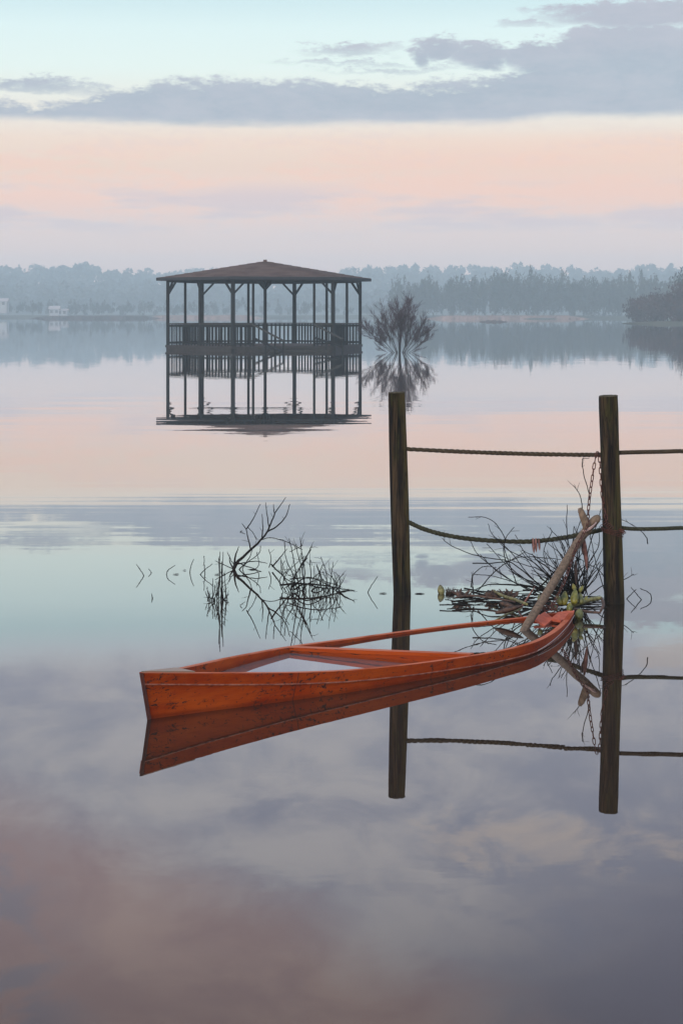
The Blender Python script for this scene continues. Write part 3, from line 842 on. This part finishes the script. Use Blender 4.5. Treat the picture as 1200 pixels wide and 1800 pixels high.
# cross thwart
fa = Vector((-.275, 9.91, .030)); ne = Vector((.61, 9.47, .070)); dr = (ne-fa).normalized(); pr = Vector((-dr.y, dr.x, 0)).normalized()
if pr.dot(axis) < 0: pr = -pr
m = MB(); m.add([fa, ne, ne+pr*.05, fa+pr*.05, fa+Vector((0,0,-.018)), ne+Vector((0,0,-.018)), ne+pr*.05+Vector((0,0,-.018)), fa+pr*.05+Vector((0,0,-.018))],
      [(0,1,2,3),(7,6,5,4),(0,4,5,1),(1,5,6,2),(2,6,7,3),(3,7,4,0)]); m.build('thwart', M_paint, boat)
m = MB(); f2 = fa+pr*.01+Vector((0,0,-.0185)); n2_ = ne+pr*.01+Vector((0,0,-.0185)); dd_ = Vector((0,0,-.13)); w_ = pr*.03
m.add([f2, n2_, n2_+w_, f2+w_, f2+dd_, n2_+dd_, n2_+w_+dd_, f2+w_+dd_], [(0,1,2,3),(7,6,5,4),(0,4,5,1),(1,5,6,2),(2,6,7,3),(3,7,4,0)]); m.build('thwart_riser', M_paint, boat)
# flooded stern bay: water sheet with a paler base colour than the lake
m = MB(); e1_ = [ptn(i, .004, -.02, 0) for i in range(2, 34, 2)]; e2_ = [ptf(i, .004, -.02, 0) for i in range(2, 24, 2)]
def cut(q): return (q - fa).dot(pr) < -.002
ea = [q for q in e1_ if cut(q)]; eb = [q for q in e2_ if cut(q)]
ring_ = ea + [Vector((ne.x-.02, ne.y-.01, .004)), Vector((fa.x+.02, fa.y-.005, .004))] + eb[::-1]
m.add(ring_, [tuple(range(len(ring_)))]); tag(m.build('bilge_water', M_bilge, boat), 'pale water filling the stern bay')
# floor, under water
m = MB(); ring = [ptn(i, -.22, -.01, 0) for i in range(0, 60, 4)] + [ptn(59, -.22, -.01, 0)]; ring2 = [ptf(i, -.22, -.01, 0) for i in range(0, 60, 4)] + [ptf(59, -.22, -.01, 0)]
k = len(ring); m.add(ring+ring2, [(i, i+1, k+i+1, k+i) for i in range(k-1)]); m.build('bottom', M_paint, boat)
# bow plates
def plate(pts, th, name, mat):
    vs = [Vector(q) for q in pts]; n = len(vs); nrm = (vs[1]-vs[0]).cross(vs[2]-vs[0]).normalized()
    if nrm.z < 0: nrm = -nrm
    m = MB(); m.add(vs + [v-nrm*th for v in vs], [tuple(range(n)), tuple(range(2*n-1, n-1, -1))] + [(i, i+n, (i+1)%n+n, (i+1)%n) for i in range(n)])
    return m.build(name, mat, boat)
tag(plate([P(938,1087,10.86), P(957,1075,10.99), P(972,1087,10.90), P(957,1100,10.76)], .012, 'bow_plate', M_bow), 'bright orange diamond shaped plate at the bow')
tag(plate([P(966,1088,10.89), P(981,1075.5,10.99), P(1009,1073,11.03), P(1005,1083,10.95), P(985,1091,10.82)], .012, 'bow_plate', M_bow), 'bright orange plate at the tip of the bow')
# painter ring
def torus(m, c, ax1, ax2, R1, R2, r, n=16, k=5):
    pts = [Vector(c) + ax1*math.cos(2*math.pi*i/n)*R1 + ax2*math.sin(2*math.pi*i/n)*R2 for i in range(n+1)]; m.tube(pts, r, k, cap=False)
# thin white cord along the near bow side
m = MB(); pts = [ptn(i, max(.004, fr_[2]*.35*(1-(i-46)/30)) if False else .012+.02*(i-44)/15, .010, 0) for i, fr_ in list(enumerate(frn))[44:60]]
m.tube(pts, .0018, 4); m.build('bow_line', material('pale_cord', (.6,.5,.45), .7), boat)

# ------------------------------------------------------------------ forked pole
fp = thing('forked_pole', P(922,1106,10.64), 'pale brown forked wooden pole leaning from the bow to the right post', 'pole')
pts = [P(912,1124,10.55), P(923,1103,10.66), P(955,1052,10.90), P(985,1003,11.15), P(1010,961,11.34), P(1028,935,11.46), P(1041,919,11.48), P(1052,908,11.50)]
pts = catmull(pts, 22); rad = [.014,.018,.020,.022,.023,.0225,.023,.024,.0235,.024,.0245,.024,.025,.0245,.025,.0255,.025,.026,.027,.026,.024,.015]
m = MB(); m.tube(pts, rad, 12); m.build('shaft', M_pole, fp)
pts = catmull([P(1034,936,11.45), P(1029,922,11.45), P(1024,908,11.46), P(1018,893,11.47)], 10)
m = MB(); m.tube(pts, [.022,.023,.024,.023,.023,.022,.022,.020,.018,.011], 10); m.build('fork_prong', M_pole, fp)
m = MB()
for k in range(3): torus(m, P(1032+k*1.4, 930-k*2.2, 11.45), Vector((.75,0,.45)).normalized(), Vector((0,1,0)), .046, .046, .0035, 14, 5)
m.build('pale_tape', material('pale_pink_tape', (.42,.28,.24), .7), fp)

# ------------------------------------------------------------------ rusty chain
def link_mesh():
    m = MB(); pts = []; L, w = .0125, .0075
    for i in range(12):
        a = 2*math.pi*i/12; pts.append(Vector((math.cos(a)*w, 0, math.sin(a)*w + (L if math.sin(a) > .01 else -L if math.sin(a) < -.01 else 0))))
    n = len(pts); m.tube(pts+[pts[0]], .0030, 5, cap=False); me = bpy.data.meshes.new('link')
    me.from_pydata([tuple(v) for v in m.v], [], m.f); me.polygons.foreach_set('use_smooth', m.sm); me.materials.append(M_rust); return me
LM = link_mesh()
def chain(path, label, name='chain', pitch=.0335):
    root = thing(name, Vector(path[-1]), label, 'chain', 'rusty mooring chains')
    pts = catmull(path, 400); acc = 0; i = 0; pos = [pts[0]]
    for a, b in zip(pts, pts[1:]):
        acc += (b-a).length
        if acc >= pitch: pos.append(b); acc = 0
    for k in range(len(pos)-1):
        c = (pos[k]+pos[k+1])/2; d = (pos[k+1]-pos[k]).normalized()
        q = d.to_track_quat('Z', 'X').to_matrix() @ Matrix.Rotation(R(20 + 90*(k % 2) + random.uniform(-12,12)), 3, 'Z')
        o = bpy.data.objects.new('link', LM); COL.objects.link(o); o.parent = root
        o.location = c - root.location; o.rotation_euler = q.to_euler()
    return root
chain([P(1049,795,11.605), P(1046,803,11.59), P(1041,835,11.585), P(1036,870,11.56), P(1033,900,11.52), P(1031,925,11.40), P(1014,958,11.30), P(1004,985,11.22), P(990,1025,11.08), P(975,1055,10.99), P(966,1078,10.94)],
      'reddish rusty chain hanging from the upper rope down to the bow')
chain([P(1051,795,11.65), P(1053,806,11.62), P(1055,835,11.60), P(1057,868,11.59), P(1063,900,11.57), P(1066,922,11.53)],
      'dark rusty chain hanging close beside the right post')
m = MB()
for k in range(4):
    ctr = onpost(PB, TB, .405 + .012*k) ; rr = .064 + .002*k
    tl = Vector((1, 0, -.28 + .05*k)).normalized()
    torus(m, ctr, tl, Vector((0,1,.05*k)).normalized(), rr, rr, .0024, 22, 5)
for k in range(5):
    torus(m, P(1062+k*3, 919+k*2.2, 11.55), Vector((1,0,.5)).normalized(), Vector((0,.6,1)).normalized(), .013, .009, .0022, 10, 5)
for k in range(3):
    torus(m, P(1091+k*2, 932+k*1.5, 11.56), Vector((1,0,-.3)).normalized(), Vector((0,.6,1)).normalized(), .014, .008, .0022, 10, 5)
recentre(tag(m.build('wire_binding', M_rust), 'rusty wire twisted round the right post at the lower rope', 'wire'))
m = MB()
for k, (px, py, r_) in enumerate(((958,1068,.024),(966,1071,.03),(972,1067,.022),(961,1063,.028))):
    torus(m, P(px, py, 10.93+.01*k), Vector((1,0,.2*k-.3)).normalized(), Vector((.1,.5,.8)).normalized(), r_, r_*.7, .0035, 14, 5)
recentre(tag(m.build('wire_coil', M_rust), 'small coil of rusty wire lying on the bow plates', 'wire'))

# ------------------------------------------------------------------ twigs
def jitter_path(pts, g, amp):
    return [q + Vector((g.uniform(-amp,amp), g.uniform(-amp,amp)*2, g.uniform(-amp,amp))) for q in pts]
def twigpath(m, zpts, conv, Yd, r0, g, side=True, bend=.0, r1=.0014, sidelen=.10, drift=.12, nside=None):
    dY = g.uniform(-drift, drift); n = len(zpts)
    pts = [P(*conv(zx, zy), Yd + dY*i/max(1, n-1)) for i, (zx, zy) in enumerate(zpts)]
    N = max(6, n*4); sp = catmull(pts, N)
    sp = [q + Vector((g.uniform(-.0016,.0016), g.uniform(-.002,.002), g.uniform(-.0016,.0016))) for q in sp]
    m.tube(sp, [(r0 + (r1-r0)*i/(N-1))*1.4 for i in range(N)], 4, cap=False)
    if side:
        L = sum((b-a).length for a, b in zip(sp, sp[1:]))
        for k in range(nside if nside is not None else int(L/.07)):
            i = g.randrange(N//4, N-1); q = sp[i]; d = (sp[i+1]-sp[i]).normalized()
            s = Vector((g.uniform(-1,1), g.uniform(-1,1), g.uniform(-.6,1))).normalized()
            dd = (d + s*.9).normalized(); l = sidelen*g.uniform(.25, 1)
            q1 = q + dd*l*.5 + Vector((0,0,g.uniform(-.01,.01))); q2 = q1 + (dd + s*.3).normalized()*l*.5
            if q2.z < 0 and q.z > 0: continue
            m.tube([q, q1, q2], [r1*1.1, r1, r1*.7], 3, cap=False)
    for i in range(2, N-1, 3):                     # buds
        if g.random() < .35:
            d = (sp[i+1]-sp[i]).normalized(); s = d.orthogonal().normalized()*(1 if g.random() < .5 else -1)
            m.tube([sp[i], sp[i] + s*.007 + d*.006], [.0026, .001], 3, cap=False)
c4 = lambda zx, zy: (220+zx/2.727, 860+zy/2.727)
c5 = lambda zx, zy: (740+zx/2.609, 760+zy/2.609)
g = random.Random(5)
# A: the branch that rises highest
mA = MB(); YA = 13.13
for pts, r in (([(540,415),(522,385),(515,370),(560,330),(600,290),(640,255),(680,205),(700,160),(720,110),(745,75),(770,38)], .0095),):
    pts = [(560,420),(522,388),(540,348),(565,325),(600,290),(640,255),(680,205),(700,160),(720,110),(745,75),(770,38)]
    twigpath(mA, pts, c4, YA, r, g, nside=3, sidelen=.06)
for pts, r in (([(680,205),(730,175),(770,130),(790,70)], .004), ([(602,290),(590,240),(578,190),(560,165)], .004), ([(582,190),(615,140),(648,72)], .003),
               ([(655,235),(660,180),(656,118)], .0035), ([(690,190),(680,120),(673,65)], .003), ([(715,115),(710,72)], .0025), ([(585,180),(610,205),(632,245)], .002),
               ([(650,245),(690,232),(765,248),(850,290)], .0022), ([(523,385),(503,350),(500,312)], .005), ([(520,380),(530,315),(545,275)], .006), ([(530,365),(510,345),(490,300)], .003),
               ([(530,360),(620,345),(682,355)], .003), ([(535,350),(590,372),(664,398)], .0035), ([(545,385),(580,350),(600,318),(612,280)], .003), ([(705,372),(740,330),(776,285)], .004),
               ([(690,375),(700,335),(688,288)], .0025), ([(560,390),(620,385),(665,402)], .003), ([(560,395),(575,360),(640,310),(650,270)], .0025), ([(522,385),(470,360),(430,342)], .0025),
               ([(580,400),(640,400),(680,390)],.003), ([(610,395),(640,360),(630,300)],.002), ([(560,200),(552,205),(575,215)],.002)):
    twigpath(mA, pts, c4, YA, r, g, nside=1, sidelen=.05)
recentre(tag(mA.build('drowned_branch', M_twig), 'tallest dark branch leaning right out of the water, behind the boat', 'branch', 'dead branches standing in the water'))
# B: bunch of thin upright stems left of it
mB = MB(); YB = 11.72; wy = 545
for x0, x1, yt in ((450,455,300),(470,463,345),(440,452,418),(402,393,470),(420,421,428),(410,384,488),(432,446,470),(482,474,400),(462,448,330),(425,404,500),(476,496,500),(455,462,380),(415,430,465),(488,480,455),(444,436,440),(398,402,505),(464,470,300)):
    twigpath(mB, [(x0, wy+12),(x0+g.uniform(-3,3), wy-20),((x0+x1)/2+g.uniform(-4,4), (wy+yt)/2),(x1, yt)], c4, YB, .0026, g, nside=3, sidelen=.05)
recentre(tag(mB.build('reed_clump', M_twig), 'bunch of thin upright stems left of the tallest branch in the water', 'stems', 'dead branches standing in the water'))
# C: wide tangle to the right
mC = MB(); YC = 12.1; wy = 492
for pts, r in (([(800,500),(770,440),(750,400),(745,330)], .003), ([(830,500),(800,400),(770,330),(765,250)], .003), ([(840,500),(820,400),(800,300),(785,235)], .003), ([(860,500),(850,400),(825,300),(820,262)], .0025),
               ([(850,500),(860,400),(845,300),(838,232)], .003), ([(870,500),(850,380),(880,300),(895,275)], .0025), ([(880,500),(890,420),(885,340),(895,365)], .0025), ([(700,360),(740,400),(790,440),(870,460)], .0045),
               ([(740,458),(850,452),(960,462),(1040,478),(1095,485)], .0045), ([(790,430),(870,425),(950,440),(1040,470)], .003), ([(800,470),(850,430),(900,425),(990,470),(1010,500)], .003), ([(810,480),(860,455),(930,470),(1010,480)], .004),
               ([(960,500),(965,440),(958,380),(938,325)], .0025), ([(980,500),(985,430),(997,348)], .0028), ([(990,500),(1000,450),(975,380)], .002), ([(1000,498),(1030,460),(1052,424)], .003), ([(1020,498),(1030,460),(1025,410)], .002),
               ([(880,498),(920,470),(960,480),(1000,470)], .004), ([(840,498),(880,450),(920,430),(940,380)], .0025), ([(800,420),(770,400),(748,340)], .002), ([(910,500),(900,430),(930,400),(948,360)], .0022), ([(790,300),(830,280),(850,270)], .0015),
               ([(870,330),(830,390),(800,440),(790,500)], .003), ([(1010,500),(1050,488),(1098,486)], .006), ([(890,290),(850,350),(780,470)], .0022), ([(760,440),(775,400),(815,360),(860,320)], .002), ([(750,480),(760,430),(752,370)], .002)):
    twigpath(mC, pts, c4, YC, r, g, nside=3, sidelen=.08, drift=.25)
for k in range(26):
    x = g.uniform(755, 1030); h = g.uniform(30, 130)
    twigpath(mC, [(x, 500),(x+g.uniform(-20,20), 490-h*.5),(x+g.uniform(-40,40), 485-h)], c4, YC, .002, g, nside=1, sidelen=.06, drift=.3)
recentre(tag(mC.build('drowned_bush', M_twig), 'wide low tangle of drowned twigs in the water right of the tallest branch', 'bush', 'dead branches standing in the water'))
# single twigs
def lone(pts, base_row, label, r=.0026, ns=0):
    mm = MB(); Yd = depth(base_row)
    bx = pts[0]; pts = [(bx[0] + (bx[0]-pts[1][0])*.25, base_row+6)] + pts
    twigpath(mm, pts, lambda a, b: (a, b), Yd, r, g, side=ns > 0, nside=ns, sidelen=.03, drift=.02)
    recentre(tag(mm.build('twig', M_twig), label, 'twig', 'single twigs poking out of the water'))
lone([(253,1012),(247,1002),(240,992)], 1012, 'leftmost thin twig poking from the water, leaning left')
lone([(266.5,1007),(264,1003),(261,1000)], 1007, 'tiny stub of twig beside the leftmost twig', .0022)
lone([(293,1010),(296,1002),(308,994)], 1010, 'curved twig leaning right, third from the left in the water')
lone([(334,1006),(336,995),(341,983)], 1006, 'straight thin twig between the curved twig and the beaded one')
lone([(360,1004),(359,990),(359,977)], 1008, 'upright beaded twig just left of the stem bunch', .0024, 5)
lone([(352,1010),(362,1000),(374,991)], 1010, 'bent twig crossing the upright beaded twig')
lone([(646,1041.5),(652,1030),(663,1013)], 1041.5, 'lone curved twig just left of the left post')
lone([(1101,1053),(1108,1045),(1117,1036)], 1053, 'thin twig nearest the right post on its right side')
lone([(1126,1054),(1116,1042),(1108,1032)], 1054, 'thin twig leaning left, right of the right post')
lone([(1144,1052),(1140,1042),(1124,1034)], 1052, 'hooked twig farthest right in the water')
lone([(268,1052.3),(267.5,1049),(267,1045)], 1052, 'tiny speck of twig alone on the water at the left', .003)

# D: brush caught round the bow
mD = MB(); g = random.Random(9)
TW = [([(215,388),(300,392),(350,430),(383,490),(378,540),(400,610),(500,690),(620,750)],.0026),([(308,418),(320,460),(360,500),(420,560),(480,640),(560,720)],.0022),([(425,435),(390,480),(382,540),(410,620),(440,700)],.0022),
      ([(95,485),(130,515),(220,555),(300,575),(400,592),(470,640),(570,725)],.0028),([(225,500),(260,560),(330,620),(430,690),(540,745)],.0024),([(235,600),(320,600),(400,590),(460,572),(560,575),(640,582)],.0026),
      ([(260,725),(330,645),(400,592),(475,548)],.0024),([(226,712),(240,650),(290,615),(345,622)],.0022),([(228,732),(300,700),(400,698),(500,708),(620,742)],.0055),([(300,510),(380,600),(450,660),(580,715)],.0024),
      ([(590,438),(600,455),(640,500),(665,560),(700,680)],.0028),([(668,333),(668,470),(690,600),(705,740)],.0032),([(695,243),(728,290),(738,350)],.0022),([(770,118),(740,124),(742,180),(765,270),(772,310)],.0022),
      ([(825,350),(800,430),(760,560),(735,720)],.0026),([(815,430),(812,520),(770,600),(745,720)],.0026),([(832,530),(790,620),(740,740)],.0026),([(835,600),(780,660),(730,745)],.0024),([(580,510),(640,560),(680,640),(725,745)],.003),
      ([(700,430),(722,500),(710,600),(722,730)],.003),([(520,580),(600,640),(660,720)],.0022),([(460,540),(540,580),(640,650),(705,745)],.0026),([(430,470),(480,560),(560,640),(640,730)],.0022),
      ([(350,560),(450,600),(560,640),(660,735)],.0024),([(270,560),(350,640),(450,700),(560,740)],.0022),([(700,430),(690,520),(660,620),(600,720)],.003),([(240,650),(330,660),(430,690),(520,730)],.0022),
      ([(760,400),(780,500),(800,600),(850,760)],.0022),([(690,560),(760,600),(830,650),(850,760)],.0022),([(330,480),(400,540),(520,600),(620,700)],.0024),([(600,450),(560,560),(620,680),(700,745)],.0022),
      ([(640,470),(700,560),(740,650),(760,745)],.0026),([(560,740),(640,620),(680,540),(730,410)],.003),([(510,745),(600,650),(650,600),(700,500)],.004),([(240,740),(235,700),(232,640)],.004),
      ([(820,400),(900,395),(990,440),(1030,480),(1037,510)],.0024),([(972,650),(930,675),(840,700),(770,745)],.0024)]
for pts, r in TW:
    twigpath(mD, pts[::-1] if pts[0][1] < pts[-1][1] else pts, c5, 11.72, r, g, nside=3, sidelen=.07, drift=.25)
for k in range(58):
    bx, by = g.uniform(640, 745), g.uniform(735, 765); an = g.uniform(-1.25, .62); L = g.uniform(120, 330)
    x1, y1 = bx + math.sin(an)*L, by - math.cos(an)*L*.85; cx = g.uniform(-30, 30)
    twigpath(mD, [(bx,by),((bx*.6+x1*.4)+cx, by*.6+y1*.4-g.uniform(-25,25)),(x1,y1)], c5, 11.6, g.uniform(.0018,.003), g, nside=3, sidelen=.08, drift=.25)
for k in range(48):   # flat ones lying on the water, some crossing the posts' reflections
    bx = g.uniform(170, 800); by = 748 + g.uniform(-18, 60); L = g.uniform(60, 190); an = g.uniform(-.28, .28)
    Yd = depth(c5(bx, by)[1])
    twigpath(mD, [(bx-L/2, by-abs(math.sin(an))*L*.4-4),(bx, by-g.uniform(3,16)),(bx+L/2, by-abs(math.cos(an*5))*9)], c5, Yd-.02, g.uniform(.002,.0045), g, nside=2, sidelen=.05, drift=.05)
recentre(tag(mD.build('brush_pile', M_twig), 'tangled pile of dark curved twigs caught between the bow and right post', 'brush'))

# withered leaves and stalks in the brush
def blade(px0, py0, px1, py1, Yd, w, label, mat=M_redleaf, fold=.3, name='dead_leaf', grp='withered leaves caught in the brush', sag=0):
    a, b = P(px0, py0, Yd), P(px1, py1, Yd-.03); d = (b-a); sd = d.cross(Vector((.2,1,.3))).normalized(); mm = MB(); N = 8
    for i in range(N+1):
        t = i/N; c = a.lerp(b, t) + Vector((0,0,-sag*math.sin(math.pi*t))); ww = w*max(.08, math.sin(math.pi*min(1, t*.92+.08))**.7)
        mm.v += [c - sd*ww/2, c + Vector((0,-fold*ww,0)), c + sd*ww/2, c + Vector((0,-fold*ww+.003,.002))]
    for i in range(N):
        for p_, q_ in ((0,1),(1,2),(2,3),(3,0)): mm.f.append((i*4+p_, i*4+q_, i*4+4+q_, i*4+4+p_)); mm.sm.append(True)
    recentre(tag(mm.build(name, mat), label, 'leaf', grp))
blade(936,946,938,973,11.72,.018,'reddish dry leaf hanging from the lower rope, left of three')
blade(941,946,942,971,11.70,.016,'reddish dry leaf hanging from the lower rope, middle of three')
blade(946,947,948,968,11.72,.015,'short reddish dry leaf hanging from the lower rope, right of three')
blade(1026,948,1031,1002,11.45,.026,'long narrow brown leaf hanging beneath the forked pole')
blade(1022,950,1024,976,11.47,.018,'short brown leaf beside the long one under the forked pole', M_deadleaf)
blade(1011,985,1012,1028,11.35,.020,'dark brown leaf strip hanging behind the chain', M_deadleaf)
blade(905,1084,940,1030,11.3,.012,'pinkish dry blade standing left of the forked pole')
blade(870,1078,920,1064,10.95,.035,'brown leaf blade lying flat at the left front of the brush', M_deadleaf)
blade(878,1060,908,1070,11.25,.045,'rolled dark reddish leaf on the water left of the pole', M_deadleaf)
def stalk(pts, r, label, mat=M_stalk):
    mm = MB(); sp = catmull([P(*q) for q in pts], 12); mm.tube(sp, [r*(.75+.25*math.sin(math.pi*i/11)) for i in range(12)], 7)
    recentre(tag(mm.build('reed_stalk', mat), label, 'stalk', 'broken stalks floating in the brush'))
stalk([(866,1038,11.8),(885,1048,11.6),(905,1054,11.45),(925,1062,11.2)], .010, 'thick greenish stalk floating left of the forked pole')
stalk([(1006,1064,11.15),(1025,1058,11.2),(1042,1053,11.25),(1056,1051,11.27)], .013, 'thick green stalk pointing right to the post', M_stalk)
stalk([(1056,1051,11.27),(1060,1062,11.15),(1055,1074,11.0)], .009, 'brown bent stalk folding down at the right of the brush', M_deadleaf)
stalk([(1004,1069,11.1),(1030,1075,11.02),(1055,1077,10.98)], .008, 'dark stalk lying beneath the thick green stalk', M_deadleaf)
stalk([(800,1050,11.6),(830,1047,11.65),(870,1052,11.55),(905,1058,11.4)], .006, 'long thin brown stalk floating at the left end of the brush', M_deadleaf)
stalk([(868,1092,10.9),(890,1080,11.05),(915,1070,11.2)], .007, 'pale stalk slanting into the water left of the pole')
# water hyacinth with swollen stems
def bulb(m, base, tip, r, flat=1.0):
    base, tip = Vector(base), Vector(tip); N = 10
    pts = [base.lerp(tip, i/N) for i in range(N+1)]
    rad = [max(.002, r*math.sin(math.pi*min(1, (i/N)*.90+.07))**.6*(1-.35*i/N)) for i in range(N+1)]
    m.tube(pts, rad, 10)
hy = thing('water_hyacinth', P(1000,1062,11.1), 'yellow green water hyacinth with swollen stems between bow and post', 'plant')
for b, t, r, mt in (((990,1064,11.1),(994,1024,11.15),.036,M_bulb), ((984,1063,11.08),(975,1034,11.15),.024,M_bulb), ((1008,1062,11.12),(1012,1020,11.2),.040,M_bulb), ((1021,1062,11.15),(1018,1030,11.2),.026,M_bulb_dark),
                    ((1000,1075,11.05),(1002,1050,11.1),.03,M_bulb), ((1016,1088,10.98),(1020,1060,11.08),.040,M_bulb_dark), ((976,1072,11.0),(964,1052,11.1),.028,M_bulb_dark), ((950,1060,11.1),(945,1036,11.2),.026,M_bulb_dark), ((1026,1060,11.2),(1034,1040,11.25),.02,M_bulb)):
    t = tuple(b[q] + (t[q]-b[q])*.62 for q in range(3)); mm = MB(); bulb(mm, P(*b), P(*t), r*.72); mm.build('bulb', mt, hy)
for k, (x, y, x1, y1) in enumerate(((1010,1038,1006,1026),(1018,1040,1024,1030))):
    mm = MB(); bulb(mm, P(x,y,11.2), P(x1,y1,11.25), .014); mm.build('leaf', M_bulb, hy)
hw = thing('dried_hyacinth', P(785,1044,12.0), 'dried brown hyacinth tuft with one cupped leaf, at the left end of the brush', 'plant')
mm = MB(); bulb(mm, P(776,1046,12.0), P(773,1028,12.02), .026); mm.build('cupped_leaf', M_stalk, hw)
mm = MB(); gg = random.Random(3)
for k in range(60):
    c = P(gg.uniform(783,797), 1044, 12.0) ; mm.tube([c, c + Vector((gg.uniform(-.02,.02), gg.uniform(-.03,.03), gg.uniform(.01,.04)))], [.0022,.0008], 3, cap=False)
mm.build('root_tuft', M_twig2, hw)
for k, (px, lab) in enumerate(((814,'small brown clump floating next to the dried hyacinth tuft'),(866,'larger brown clump floating in the middle of the brush line'),(893,'reddish brown clump floating just left of the green stalk'))):
    mm = MB(); c = P(px, 1049, 11.75)
    for j in range(16):
        q = c + Vector((gg.uniform(-.035,.035), gg.uniform(-.04,.04), 0)); bulb(mm, q, q + Vector((gg.uniform(-.05,.05), gg.uniform(-.03,.03), gg.uniform(.01,.045))), gg.uniform(.006,.014))
    recentre(tag(mm.build('leaf_clump', M_deadleaf), lab, 'leaves', 'brown leaf clumps floating in the brush'))
# specks floating
for k, (px, py, w, lab) in enumerate(((672,1043.5,.035,'dark leaf speck floating left of the left post'),(736,1044,.045,'dark leaf speck floating right of the left post'),(309,1010,.03,'dark leaf speck floating by the curved twig'),(382,986+24,.03,'dark leaf speck floating by the stem bunch'),(324,1003,.018,'round dark speck floating between the left twigs'))):
    c = G(px, py); mm = MB(); N = 10
    vs = [c + Vector((math.cos(2*math.pi*i/N)*w*(.55 if i%3 else .8), math.sin(2*math.pi*i/N)*w*.5, .003)) for i in range(N)] + [c+Vector((w*.3,0,.007))]
    mm.add(vs, [(i, (i+1)%N, N) for i in range(N)]); recentre(tag(mm.build('floating_leaf', M_twig), lab, 'leaf', 'specks floating on the water'))
